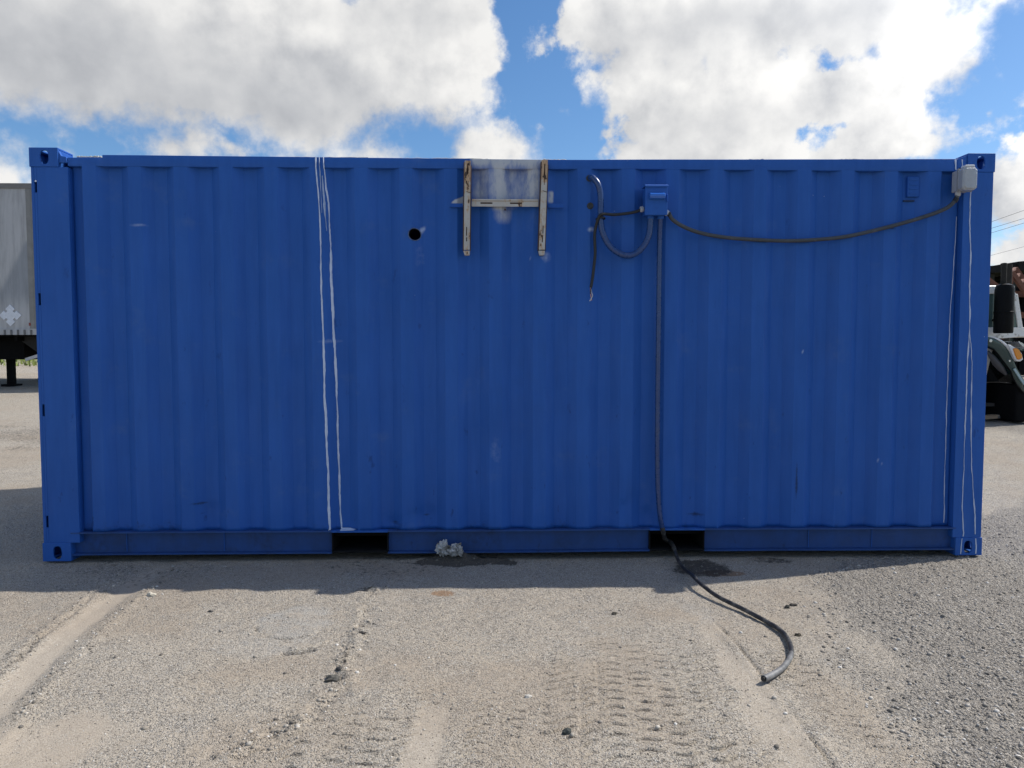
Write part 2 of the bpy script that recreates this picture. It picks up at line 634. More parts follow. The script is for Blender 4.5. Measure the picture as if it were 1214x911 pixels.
M_CHROME = simple('dull_chrome', (0.6, 0.6, 0.62), 0.25, metal=1.0, var=0.1)


def rusty_beige():
    m, t, b, co = principled('rusty_beige_paint')
    x, y, z = t.sep(co)
    base = t.mix(t.noise(co, 8.0, 5), (0.36, 0.345, 0.32), (0.54, 0.52, 0.48))
    r = t.noise(t.xyz(t.m('MULTIPLY', x, 2.0), t.m('MULTIPLY', y, 2.0), z), 13.0, 8, 0.68)
    tan = t.mix(t.noise(co, 18.0, 4), (0.36, 0.22, 0.12), (0.52, 0.37, 0.24))
    top = t.ss(z, 2.30, 2.50)
    c = t.mix(t.ss(t.m('ADD', r, t.m('MULTIPLY', top, 0.17)), 0.49, 0.64), base, tan)
    c = t.mix(t.ss(t.m('ADD', r, t.m('MULTIPLY', top, 0.05)), 0.61, 0.655), c, (0.055, 0.035, 0.028))
    t.put(b.inputs['Base Color'], c)
    b.inputs['Roughness'].default_value = 0.7
    t.put(b.inputs['Normal'], t.bump(r, 0.4, 0.004))
    return m


M_RUSTBEIGE = rusty_beige()
M_RUSTEDGE = simple('rust_edge', (0.075, 0.045, 0.035), 0.85, var=0.5, scale=30)

# ------------------------------------------------------------------ ground
# things known about the yard surface, in metres (container front is y = 0)


def seg_dist(x, y, pts):
    """distance to a polyline and the arc position"""
    best = np.full(np.shape(x), 1e9)
    for (ax, ay), (bx, by) in zip(pts[:-1], pts[1:]):
        dx, dy = bx - ax, by - ay
        L2 = dx * dx + dy * dy
        t = np.clip(((x - ax) * dx + (y - ay) * dy) / L2, 0, 1)
        d = np.hypot(x - ax - t * dx, y - ay - t * dy)
        best = np.minimum(best, d)
    return best


DARKLINE = [(-0.85, -0.55), (-0.838, -0.778), (-0.816, -1.013), (-0.80, -1.171), (-0.815, -1.448), (-0.79, -1.609), (-0.803, -1.719), (-0.82, -1.821), (-0.87, -1.945), (-0.93, -2.048), (-1.05, -2.15)]
CRACKL = [(-2.20, -1.75), (-2.235, -1.577), (-2.245, -1.416), (-2.295, -1.236), (-2.315, -1.0), (-2.345, -0.745), (-2.40, -0.5)]
RUTL = [(-1.96, -2.3), (-2.07, -1.79), (-2.12, -1.58), (-2.20, -1.09), (-2.24, -0.55), (-2.28, 0.4)]
TRACKR = [(0.93, -3.2), (0.946, -2.306), (0.955, -2.1), (0.963, -1.86), (0.962, -1.649), (0.961, -1.3), (0.93, -1.0)]
GRAVEL_EDGE_Y = [-6.0, -2.6, -2.314, -1.995, -1.58, -1.32, -0.9, -0.495, -0.25, 0.3, 3.0]
GRAVEL_EDGE_X = [1.2, 1.28, 1.30, 1.317, 1.369, 1.461, 1.55, 1.67, 1.85, 2.6, 6.5]


def rise(x, y):
    side = np.maximum(sst(np.abs(x), 3.15, 3.9), sst(y, 2.7, 5.0))
    lin = np.clip(y - 0.5, 0, 11.5) * 0.055
    far = 0.55 * (1 - np.exp(-np.clip(y - 12.0, 0, None) / 14.0))
    return (lin + far) * side


def masks(x, y):
    wob = fbm(x * 3.1, y * 3.1, 40, 4)
    wob2 = fbm(x * 1.1 + 5, y * 1.1, 60, 4)
    near = sst(y, -9, -6) * (1 - sst(y, 3, 6))
    ge = np.interp(y, GRAVEL_EDGE_Y, GRAVEL_EDGE_X)
    coarse = sst(x - ge + 0.35 * wob, -0.05, 0.22)
    rut = (1 - sst(seg_dist(x, y, RUTL) + 0.02 * wob + 0.03 * fbm(x * 14, y * 14, 44, 3), 0.035, 0.095)) * 0.8
    rut *= 1 - sst(y, -0.4, 0.2)
    strip = 0.75 * (1 - sst(np.abs(x + 0.392 - 0.03 * (y + 2.0)) + 0.05 * wob + 0.02 * fbm(x * 14, y * 14, 45, 3), 0.03, 0.08)) * (1 - sst(y + 0.35 * wob, -2.0, -1.6))
    side = 0.7 * (1 - sst(np.abs(x - 0.87 - 0.02 * (y + 1.6)) + 0.08 * wob + 0.03 * fbm(x * 14, y * 14, 46, 3), 0.01, 0.085)) * (1 - sst(y, -1.25, -0.8))
    bl = (1 - sst(np.hypot((x + 1.9) / 0.5, (y + 2.15) / 0.28) + 0.5 * wob, 0.6, 1.1)) * 0.7
    dust = np.clip(np.maximum.reduce([rut, strip, side * 0.8, bl]), 0, 1)
    patch = (1 - sst(np.hypot((x + 1.14) / 0.19, (y + 1.0) / 0.20) + 0.5 * wob, 0.8, 1.15))
    patch2 = (1 - sst(np.hypot((x + 1.17) / 0.26, (y + 1.22) / 0.22) + 0.6 * wob, 0.6, 1.1)) * 0.7
    pale = np.maximum(patch, patch2)
    pale = np.maximum(pale, 0.55 * (1 - sst(np.hypot((x - 0.9) / 0.12, (y + 0.95) / 0.3) + 0.9 * wob, 0.5, 1.1)))
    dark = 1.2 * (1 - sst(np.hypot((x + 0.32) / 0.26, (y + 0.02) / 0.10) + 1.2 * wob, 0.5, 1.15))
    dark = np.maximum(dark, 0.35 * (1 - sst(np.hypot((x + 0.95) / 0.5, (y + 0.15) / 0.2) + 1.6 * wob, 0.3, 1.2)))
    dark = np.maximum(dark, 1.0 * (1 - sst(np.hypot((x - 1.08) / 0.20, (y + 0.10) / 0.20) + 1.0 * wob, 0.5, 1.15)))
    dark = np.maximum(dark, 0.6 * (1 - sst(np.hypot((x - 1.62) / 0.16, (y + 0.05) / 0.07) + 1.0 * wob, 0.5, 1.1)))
    dl = seg_dist(x, y, DARKLINE)
    dark = np.maximum(dark, 0.75 * (1 - sst(dl + 0.11 * wob, 0.0, 0.05)) * sst(fbm(x * 9, y * 9, 5, 3), -0.1, 0.15))
    rdist = seg_dist(x, y, RUTL)
    dark = np.maximum(dark, 0.42 * np.exp(-((rdist - 0.125 + 0.03 * wob) / 0.028) ** 2) * (1 - sst(y, -0.7, -0.4)) * sst(fbm(x * 8, y * 8, 6, 3), -0.15, 0.2))
    dark = np.maximum(dark, 0.45 * (1 - sst(seg_dist(x, y, CRACKL) + 0.05 * wob, 0.0, 0.03)))
    dark = np.maximum(dark, 0.35 * (1 - sst(np.hypot((x + 2.35) / 0.5, (y + 0.2) / 0.3) + wob, 0.4, 1.2)))
    dark = np.maximum(dark, 0.8 * (1 - sst(seg_dist(x, y, [(-1.10, -1.375), (-1.03, -1.362), (-0.985, -1.335), (-0.93, -1.27)]) + 0.05 * wob, 0.0, 0.035)))
    rust = (1 - sst(np.hypot((x + 0.45) / 0.12, (y + 0.63) / 0.075) + 0.9 * wob, 0.5, 1.15))
    rust = np.maximum(rust, 0.8 * (1 - sst(np.hypot((x - 1.23) / 0.13, (y + 0.30) / 0.05) + 0.9 * wob, 0.5, 1.15)))
    # warm earth showing through where tyres have passed
    brown = sst(wob2 + 0.4 * wob, 0.05, 0.45) * (1 - coarse)
    brown = np.maximum(brown, 0.9 * (1 - sst(np.hypot((x - 0.40) / 0.16, (y + 1.65) / 0.45) + wob, 0.4, 1.2)))
    brown = np.maximum(brown, 0.8 * (1 - sst(np.hypot((x + 0.75) / 0.22, (y + 2.05) / 0.25) + wob, 0.4, 1.2)))
    brown = np.maximum(brown, 0.8 * bl)
    brown = np.maximum(brown, 0.9 * (1 - sst(np.hypot((x - 1.18) / 0.12, (y + 1.9) / 0.6) + wob, 0.4, 1.2)))
    grass = sst(y + 6 * vnoise(x * 0.3, y * 0.3, 3), 16.5, 20.0) * (1 - sst(y, 32, 40))
    mud = sst(y + 1.0 * wob, 3.6, 4.4) * (1 - sst(y + 1.2 * wob, 5.0, 6.0)) * (1 - sst(x, -2, 0)) * 0.5
    dark = np.maximum(dark, mud)
    return dict(dust=dust, coarse=coarse, dark=np.clip(dark, 0, 1), pale=pale, rust=rust, brown=np.clip(brown, 0, 1), grass=grass, patch=patch, dl=dl, near=near)


def lugs(s, t, cols, pitch, amp, width, wave):
    """tread print: s along the track, t across it"""
    h = np.zeros_like(s)
    for i, (a, b) in enumerate(cols):
        c, w = (a + b) / 2, (b - a) / 2
        inside = 1 - sst(np.abs(t - c), w * 0.82, w)
        u = (t - c) / w
        ph = s + wave * (u + 0.75 * np.sin(u * 2.6 + i)) + (i * 0.37 % 1.0) * pitch + 0.006 * vnoise(t * 25, s * 7, 6)
        q = (ph / pitch + 0.5) % 1.0 - 0.5
        q = q * pitch
        h += inside * (-amp * np.exp(-(q / width) ** 2) + 0.30 * amp * np.exp(-((q - 2.0 * width) / (1.6 * width)) ** 2))
    return h


def height(x, y, M=None):
    x = np.asarray(x, float)
    y = np.asarray(y, float)
    if M is None:
        M = masks(x, y)
    h = rise(x, y)
    calm = 1 - 0.75 * (sst(np.abs(y - 1.2), 2.0, 1.3) * sst(np.abs(x), 3.6, 3.2))
    h = h + (0.020 * fbm(x * 0.9, y * 0.9, 11, 3) + 0.007 * fbm(x * 4.5, y * 4.5, 21, 3)) * calm - 0.012
    rough = (0.0028 + 0.0052 * M['coarse'] + 0.004 * M['dark']) * (1 - 0.65 * M['dust']) * (1 - 0.6 * M['pale'])
    h = h + rough * fbm(x * 34, y * 34, 31, 3, 0.62)
    h = h + 0.018 * M['coarse'] * np.maximum(0, fbm(x * 11, y * 11, 77, 2)) ** 1.5
    # left wheel rut, slightly sunk, with a ridge on each side
    rd = seg_dist(x, y, RUTL)
    on = 1 - sst(y, -0.3, 0.4)
    h = h + on * (-0.012 * np.exp(-(rd / 0.075) ** 4) + 0.007 * np.exp(-((rd - 0.14) / 0.03) ** 2))
    h = h - 0.014 * np.exp(-(seg_dist(x, y, CRACKL) / 0.012) ** 2) * sst(fbm(x * 5, y * 5, 9, 2), -0.3, 0.1)
    # tyre prints
    gate = sst(fbm(x * 2.2, y * 2.2, 91, 3), -0.6, -0.1) * sst(fbm(x * 13, y * 13, 92, 2), -0.55, 0.0) * (1 - M['dust'])
    t1 = x - (0.131 + 0.122 * (y + 2.288))
    a1 = sst(-y, 1.0, 1.7) * gate
    h = h + a1 * lugs(y, t1, [(-0.155, -0.02), (-0.004, 0.055), (0.068, 0.165), (0.185, 0.285), (0.305, 0.40), (0.42, 0.52)], 0.066, 0.0150, 0.0042, -0.013)
    for r in (-0.010, 0.062, 0.175, 0.295):
        h = h - a1 * 0.0060 * np.exp(-((t1 - r + 0.004 * vnoise(y * 9, r * 50, 4)) / 0.0050) ** 2) * (0.35 if r > 0.1 else 1.0)
    t2 = x - (0.0 + 0.118 * (y + 2.2))
    a2 = sst(-y, 1.55, 2.0) * gate
    h = h + a2 * lugs(y, t2 + 0.16, [(-0.36, -0.25), (-0.12, -0.03), (0.0, 0.09)], 0.062, 0.0100, 0.0042, -0.013)
    for r in (-0.165, -0.09):
        h = h - a2 * 0.004 * np.exp(-((t2 - r) / 0.005) ** 2)
    t3 = x - (-0.75 + 0.10 * (y + 2.2))
    a3 = sst(-y, 1.75, 2.05) * gate
    h = h + a3 * lugs(y, t3, [(-0.30, -0.19), (-0.16, -0.05), (-0.02, 0.10), (0.12, 0.22)], 0.072, 0.0125, 0.0045, -0.016)
    t4 = x - 1.0
    a4 = sst(-y, 1.2, 1.6) * gate
    h = h + a4 * lugs(y, t4, [(-0.42, -0.31), (-0.28, -0.18), (0.01, 0.10), (0.12, 0.22)], 0.07, 0.0105, 0.0042, -0.014)
    # hard edge of the right-hand track and its bank
    td = seg_dist(x, y, TRACKR)
    fade = 1 - sst(y, -1.35, -0.95)
    h = h - 0.017 * np.exp(-((td + 0.008 * vnoise(x * 5, y * 7, 8)) / 0.0038) ** 2) * sst(fbm(x * 3, y * 3, 15, 2), -0.45, 0.05) * fade
    h = h + 0.003 * np.exp(-((td - 0.03) / 0.018) ** 2) * fade
    # smooth strip
    h = h - 0.004 * M['dust']
    # patch of old concrete with its broken rim
    h = h + 0.002 * M['patch']
    rim = np.hypot((x + 1.14) / 0.19, (y + 1.0) / 0.20)
    h = h - 0.015 * np.exp(-((rim - 1.05 + 0.35 * fbm(x * 3.1, y * 3.1, 40, 4)) / 0.030) ** 2) * sst(-(y + 1.0) - 0.4 * (x + 1.14), 0.02, 0.08) * sst(fbm(x * 14, y * 14, 61, 2), -0.3, 0.15)
    h = h - 0.045 * np.exp(-(seg_dist(x, y, [(-1.10, -1.375), (-1.03, -1.362), (-0.985, -1.335)]) / 0.010) ** 2)
    h = h + 0.012 * np.exp(-(seg_dist(x, y, [(-1.07, -1.33), (-0.99, -1.30), (-0.95, -1.25)]) / 0.025) ** 2)
    # line of broken edges
    h = h + np.exp(-(M['dl'] / 0.06) ** 2) * 0.030 * fbm(x * 16, y * 16, 53, 3)
    # heap of dirt by the rail
    h = h + 0.034 * np.exp(-(((x + 0.40) / 0.2) ** 2 + ((y - 0.01) / 0.07) ** 2)) * (1 + fbm(x * 20, y * 20, 3, 2))
    return h


def graded(lo, hi, steps):
    """steps: function giving the spacing at a coordinate"""
    out = [lo]
    while out[-1] < hi:
        out.append(out[-1] + steps(out[-1]))
    return np.array(out)


def ground_material():
    m, t, b, co = principled('yard_surface')
    dust, coarse, dark, pale = (t.attr(k) for k in ('dust', 'coarse', 'dark', 'pale'))
    rust, brown, grass = (t.attr(k) for k in ('rust', 'brown', 'grass'))
    warp = t.vm('ADD', co, t.vm('MULTIPLY', t.noise(co, 60.0, 2, col=True), (0.012, 0.012, 0.012)))
    vA = t.node('ShaderNodeTexVoronoi')
    t.put(vA.inputs['Vector'], warp)
    vA.inputs['Scale'].default_value = 175.0
    vB = t.node('ShaderNodeTexVoronoi')
    t.put(vB.inputs['Vector'], warp)
    vB.inputs['Scale'].default_value = 75.0
    ra = t.sep(vA.outputs['Color'])
    rb = t.sep(vB.outputs['Color'])
    n_big = t.noise(co, 1.7, 6, 0.6)
    n_mid = t.noise(co, 9.0, 6, 0.65)
    n_fin = t.noise(co, 160.0, 5, 0.7)
    sand = t.mix(t.lin(n_mid, 0.3, 0.7), (0.42, 0.360, 0.283), (0.56, 0.49, 0.395))
    sand = t.mix(t.lin(n_big, 0.35, 0.7, 0, 0.5), sand, (0.50, 0.452, 0.380))
    stone = t.ramp(ra[0], [(0.0, (0.07, 0.068, 0.066)), (0.12, (0.17, 0.158, 0.145)), (0.35, (0.33, 0.30, 0.26)), (0.7, (0.49, 0.45, 0.39)), (0.93, (0.60, 0.57, 0.52)), (1.0, (0.76, 0.74, 0.70))])
    stoneB = t.ramp(rb[1], [(0.0, (0.085, 0.083, 0.082)), (0.3, (0.20, 0.192, 0.18)), (0.65, (0.32, 0.305, 0.285)), (1.0, (0.52, 0.50, 0.47))])
    # how many stones show through the fines
    show = t.m('ADD', t.m('MULTIPLY', n_mid, 0.9), t.m('MULTIPLY', ra[1], 0.55))
    show = t.ss(show, 0.62, 0.80)
    show = t.m('MULTIPLY', show, t.m('SUBTRACT', 1.0, t.m('MULTIPLY', dust, 0.75)))
    c = t.mix(t.m('MULTIPLY', show, 0.75), sand, stone)
    gmix = t.mix(0.55, stoneB, stone)
    gmix = t.mix(t.m('MULTIPLY', n_mid, 0.6), gmix, (0.27, 0.245, 0.210))
    c = t.mix(t.m('MULTIPLY', coarse, 0.75), c, gmix)
    # fine grain
    c = t.mix(t.lin(n_fin, 0.30, 0.70, 0.0, 0.55), c, (0.19, 0.165, 0.135))
    spk = t.m('MULTIPLY', t.ss(t.noise(co, 185.0, 3, 0.62), 0.57, 0.635), t.m('SUBTRACT', 1.0, t.m('MULTIPLY', dust, 0.5)))
    c = t.mix(t.m('MULTIPLY', spk, 0.95), c, (0.055, 0.050, 0.043))
    lite = t.ss(t.noise(t.vm('ADD', co, (7.3, 2.1, 0.4)), 165.0, 3, 0.62), 0.585, 0.655)
    c = t.mix(t.m('MULTIPLY', lite, 0.7), c, (0.64, 0.585, 0.505))
    c = t.mix(t.m('MULTIPLY', brown, 0.36), c, t.mix(n_fin, (0.26, 0.205, 0.150), (0.40, 0.325, 0.245)))
    c = t.mix(t.m('MULTIPLY', dust, 0.45), c, t.mix(n_fin, (0.34, 0.285, 0.225), (0.45, 0.385, 0.31)))
    c = t.mix(t.m('MULTIPLY', t.m('MULTIPLY', pale, t.lin(n_mid, 0.35, 0.65)), 0.5), c, t.mix(n_fin, (0.34, 0.335, 0.32), (0.52, 0.51, 0.48)))
    rn = t.ss(t.m('ADD', rust, t.m('SUBTRACT', t.noise(co, 70.0, 4), 0.5)), 0.35, 0.75)
    c = t.mix(t.m('MULTIPLY', rn, 0.75), c, t.mix(n_fin, (0.16, 0.085, 0.04), (0.34, 0.21, 0.12)))
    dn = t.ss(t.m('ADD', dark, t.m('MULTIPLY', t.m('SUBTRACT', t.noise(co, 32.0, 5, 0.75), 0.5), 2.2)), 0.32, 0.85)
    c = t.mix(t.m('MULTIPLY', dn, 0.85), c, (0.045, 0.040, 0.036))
    gc = t.mix(n_mid, (0.10, 0.13, 0.028), (0.22, 0.23, 0.07))
    c = t.mix(t.m('MULTIPLY', grass, t.ss(n_big, 0.35, 0.55)), c, gc)
    t.put(b.inputs['Base Color'], c)
    b.inputs['Roughness'].default_value = 0.92
    b.inputs['Specular IOR Level'].default_value = 0.2
    ha = t.m('SUBTRACT', 0.6, vA.outputs['Distance'])
    hb = t.m('SUBTRACT', 0.6, vB.outputs['Distance'])
    hh = t.m('ADD', t.m('MULTIPLY', ha, t.m('MULTIPLY_ADD', show, 0.5, 0.12)), t.m('MULTIPLY', hb, t.m('MULTIPLY', coarse, 1.1)))
    hh = t.m('ADD', t.m('MULTIPLY', hh, t.m('SUBTRACT', 1.0, t.m('MULTIPLY', dust, 0.85))), t.m('MULTIPLY', n_fin, 0.35))
    t.put(b.inputs['Normal'], t.bump(hh, 1.0, 0.012))
    return m


def build_ground():
    def sx(v):
        a = abs(v)
        return 0.0085 if a < 2.35 else (0.011 if a < 3.7 else min(60.0, 0.011 + (a - 3.7) * 0.11))

    half = graded(0.0, 900.0, sx)
    xs = np.concatenate([-half[:0:-1], half])

    def sy(v):
        d = v + 4.51
        if v < -3.0:
            return max(0.02, min(60.0, (-3.0 - v) * 0.14))
        if v < 0.35:
            return max(0.0028, (0.00125 if v < -0.9 else 0.0019) * d)
        return min(60.0, 0.011 + (v - 0.35) * 0.03)
    back = [-3.0]
    while back[-1] > -600:
        back.append(back[-1] - max(0.02, (-3.0 - back[-1]) * 0.16))
    ys = np.concatenate([np.array(back[:0:-1]), graded(-3.0, 1500.0, sy)])
    X, Y = np.meshgrid(xs, ys)
    M = masks(X, Y)
    Z = height(X, Y, M)
    P = np.stack([X, Y, Z], -1)
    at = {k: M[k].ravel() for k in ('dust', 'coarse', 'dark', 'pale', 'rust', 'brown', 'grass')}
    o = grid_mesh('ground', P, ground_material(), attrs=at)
    tag(o, kind='structure')
    return o


ground = build_ground()


def hz(x, y):
    return float(height(np.array([x]), np.array([y]))[0])


# loose gravel: far too many to count, one object
def build_gravel():
    ico_v, ico_f = [], []
    g = (1 + 5 ** 0.5) / 2
    for a in (-1, 1):
        for b in (-g, g):
            ico_v += [(0, a, b), (a, b, 0), (b, 0, a)]
    bm = bmesh.new()
    for v in ico_v:
        bm.verts.new(v)
    r = bmesh.ops.convex_hull(bm, input=bm.verts)
    bm.verts.ensure_lookup_table()
    iv = np.array([v.co[:] for v in bm.verts])
    iv /= np.linalg.norm(iv[0])
    ifc = np.array([[v.index for v in f.verts] for f in bm.faces])
    bm.free()
    ov = np.array([(1, 0, 0), (-1, 0, 0), (0, 1, 0), (0, -1, 0), (0, 0, 1), (0, 0, -1)], float)
    ofc = np.array([(0, 2, 4), (2, 1, 4), (1, 3, 4), (3, 0, 4), (2, 0, 5), (1, 2, 5), (3, 1, 5), (0, 3, 5)])

    def scatter(n, sizes, weight, tv, tf, ymin=-2.75, ymax=1.0):
        # uniform on screen rather than on the ground: pick depth accordingly
        d = 1.75 * (5.6 / 1.75) ** rng.random(n * 3)
        y = d - 4.51
        x = (rng.random(n * 3) - 0.5) * 2 * (0.80 * d + 0.2)
        k = (y < ymax) & (y > ymin)
        x, y = x[k], y[k]
        M = masks(x, y)
        w = weight(x, y, M)
        k = rng.random(len(x)) < w
        k &= ~((y > 0.02) & (np.abs(x) < 3.05))
        x, y = x[k][:n], y[k][:n]
        M = {q: v[k][:n] for q, v in M.items()}
        n = len(x)
        z = height(x, y, M)
        s = sizes[0] * (sizes[1] / sizes[0]) ** (rng.random(n) ** 2.2)
        sc = s[:, None] * (0.7 + 0.6 * rng.random((n, 3))) * np.array([1, 1, 0.7])
        V = tv[None] * (1 + 0.30 * (rng.random((n, len(tv), 1)) - 0.5)) * sc[:, None, :]
        a = rng.random(n) * 2 * math.pi
        ca, sa = np.cos(a)[:, None], np.sin(a)[:, None]
        V = np.stack([V[..., 0] * ca - V[..., 1] * sa, V[..., 0] * sa + V[..., 1] * ca, V[..., 2]], -1)
        V += np.stack([x, y, z + 0.18 * sc[:, 2]], -1)[:, None, :]
        g = rng.random(n)
        pal = np.array([(0.10, 0.095, 0.088), (0.21, 0.19, 0.165), (0.31, 0.275, 0.232), (0.41, 0.37, 0.315), (0.48, 0.445, 0.39), (0.64, 0.62, 0.58)])
        pk = np.searchsorted([0.16, 0.32, 0.52, 0.74, 0.93], g)
        col = pal[pk] * (0.85 + 0.3 * rng.random((n, 1)))
        dk = np.clip(M['dark'], 0, 1)[:, None]
        col = col * (1 - 0.65 * dk)
        gy = M['coarse'][:, None]
        col = col * (1 - 0.6 * gy) + 0.6 * gy * (col.mean(1, keepdims=True) * np.array([1.0, 0.95, 0.88]) * 0.92)
        F = (tf[None] + (np.arange(n) * len(tv))[:, None, None]).reshape(-1, 3)
        return V.reshape(-1, 3), F, np.repeat(col, len(tv), 0)

    def w_small(x, y, M):
        e = np.exp(-((seg_dist(x, y, RUTL) - 0.15) / 0.06) ** 2) * (1 - sst(y, -0.3, 0.3))
        clump = sst(fbm(x * 2.5, y * 2.5, 201, 3), -0.3, 0.3)
        return np.clip((0.15 + 0.45 * clump + 0.5 * M['coarse'] + 0.4 * e) * (1 - 0.93 * M['dust']) * (1 - 0.6 * M['pale']), 0, 1)

    def w_big(x, y, M):
        e = np.exp(-((seg_dist(x, y, RUTL) - 0.14) / 0.05) ** 2) * (1 - sst(y, -0.3, 0.3))
        dl = np.exp(-(M['dl'] / 0.05) ** 2)
        ed = np.exp(-((x - np.interp(y, GRAVEL_EDGE_Y, GRAVEL_EDGE_X) + 0.02) / 0.07) ** 2)
        return np.clip((0.02 + 0.55 * M['coarse'] + 0.55 * e + 0.9 * dl + 0.5 * ed + 0.6 * M['dark']) * (1 - 0.97 * M['dust']), 0, 1)
    A = scatter(60000, (0.0014, 0.0046), w_small, ov, ofc)
    B = scatter(11000, (0.0036, 0.0105), w_big, iv, ifc)
    V = np.concatenate([A[0], B[0]])
    F = np.concatenate([A[1], B[1] + len(A[0])])
    C = np.concatenate([A[2], B[2]])
    m, t, b, co = principled('loose_stone')
    c = t.attr('tint', 'Color')
    n = t.noise(co, 220.0, 4, 0.6)
    t.put(b.inputs['Base Color'], t.mix(t.lin(n, 0.3, 0.7, 0, 0.5), c, (0.31, 0.27, 0.22)))
    b.inputs['Roughness'].default_value = 0.9
    b.inputs['Specular IOR Level'].default_value = 0.2
    o = raw_mesh('gravel', V, F, m, smooth=False, attrs={'tint': C})
    tag(o, 'loose crushed stone scattered over the yard', 'gravel', kind='stuff')


build_gravel()


def stone(name, x, y, size, col, label, squash=(1, 1, 0.7), seed=0, sink=0.25, ang=0.0):
    r = random.Random(seed)
    bm = bmesh.new()
    bmesh.ops.create_icosphere(bm, subdivisions=2, radius=0.8)
    off = Vector((r.random() * 9, r.random() * 9, r.random() * 9))
    from mathutils import noise
    for v in bm.verts:
        v.co *= 1 + 0.8 * noise.noise(v.co * 1.3 + off) + 0.45 * noise.noise(v.co * 3.1 + off)
        v.co = Vector((v.co.x * squash[0], v.co.y * squash[1], v.co.z * squash[2])) * size
    bm.transform(Matrix.Rotation(ang, 4, 'Z'))
    me = bpy.data.meshes.new(name)
    bm.to_mesh(me)
    bm.free()
    key = 'stone_%.2f_%.2f_%.2f' % col
    o = link(name, me, simple(key, col, 0.9, var=0.45, scale=60, bump=0.5, spec=0.2))
    o.location = (x, y, hz(x, y) + size * squash[2] * (1 - 2 * sink) * 0.6)
    return tag(o, label, 'stone', 'single stones lying on the yard')


stone('stone', 0.10, -2.07, 0.020, (0.055, 0.06, 0.055), 'dark greenish grey stone lying among the tyre prints', (1.15, 0.8, 0.7), 3)
stone('stone', 1.279, -1.239, 0.017, (0.07, 0.06, 0.045), 'brown pebble right of the curled end of the conduit', (1.2, 0.8, 0.75), 5)
stone('stone', 1.384, -0.866, 0.017, (0.05, 0.05, 0.045), 'left of two dark stones lying behind the curled conduit', (1, 0.9, 0.8), 8)
stone('stone', 1.432, -0.835, 0.021, (0.05, 0.045, 0.04), 'right of two dark stones lying behind the curled conduit', (1.2, 0.8, 0.6), 12)
stone('stone', -0.835, -1.63, 0.032, (0.10, 0.095, 0.085), 'largest broken dark lump on the cracked line left of centre', (1.3, 0.8, 0.6), 21, ang=0.4)
stone('stone', -0.81, -1.56, 0.019, (0.08, 0.075, 0.07), 'dark lump just behind the largest one on the cracked line', (1.1, 0.9, 0.7), 22)
stone('stone', -0.79, -1.17, 0.016, (0.06, 0.055, 0.05), 'small dark lump halfway along the cracked line', (1.4, 0.8, 0.6), 23)
stone('stone', -0.025, -1.79, 0.018, (0.48, 0.45, 0.40), 'pale white stone pressed into the track, front centre', (1.2, 0.9, 0.4), 31)
stone('stone', -1.63, -0.86, 0.014, (0.09, 0.085, 0.08), 'dark pebble between the smooth rut and the pale patch', (1.3, 0.8, 0.7), 35)
stone('stone', -2.05, -0.63, 0.028, (0.50, 0.46, 0.38), 'pale chip at the shadow edge beside the smooth rut', (1.1, 0.8, 0.55), 37)
stone('stone', 0.46, -0.93, 0.015, (0.06, 0.055, 0.045), 'small brown stone in front of the fork pocket shadow bump', (1.3, 0.8, 0.6), 41)

# ------------------------------------------------------------------ blue shipping container
L2, H, W = 3.029, 2.591, 2.438
PITCH_X, X_REC = 0.280, -2.532
RAIL_Y, OUT_Y, IN_Y = 0.0112, 0.013, 0.054
WX0, WX1, WZ0, WZ1 = -2.795, 2.832, 0.186, 2.50
cont = empty('shipping_container', (0, 1.219, 0), 'long blue corrugated shipping container filling the picture', 'container')


def wall_profile(x):
    """corrugation depth (y) across the wall"""
    x = np.asarray(x, float)
    u = np.abs(((x - X_REC + PITCH_X / 2) % PITCH_X) - PITCH_X / 2)
    y = OUT_Y + (IN_Y - OUT_Y) * (1 - np.clip((u - 0.040) / 0.060, 0, 1))
    y = np.where(x < -2.72, IN_Y, y)
    y = np.where(x > 2.70, IN_Y, y)
    return y


def wall_y(x, z):
    x = np.asarray(x, float)
    z = np.asarray(z, float)
    y = wall_profile(x)
    top = sst(z, 2.44, 2.485)
    y = y + 0.0035 * fbm(x * 2.1, z * 1.3, 301, 3) + 0.0018 * fbm(x * 7, z * 5, 311, 2)
    for dx, dz, r, a in ((-0.62, 0.285, 0.07, 0.016), (-0.80, 0.235, 0.06, 0.011), (0.72, 0.35, 0.10, 0.012), (0.83, 0.27, 0.06, 0.009), (-2.0, 0.30, 0.09, 0.008), (-0.95, 1.45, 0.25, 0.006), (0.1, 1.25, 0.3, 0.007), (1.5, 1.6, 0.3, 0.006)):
        y = y + a * np.exp(-((x - dx) ** 2 + ((z - dz) * 1.2) ** 2) / (r * r)) * (1 + 1.2 * vnoise(x * 18, z * 18, 5))
    # sheet meets the lower rail
    y = y + (IN_Y - 0.004 - y) * 0.0 * top
    return y


def smooth_box(x, z, x0, x1, z0, z1, e=0.03):
    return sst(x, x0 - e, x0 + e) * (1 - sst(x, x1 - e, x1 + e)) * sst(z, z0 - e, z0 + e) * (1 - sst(z, z1 - e, z1 + e))


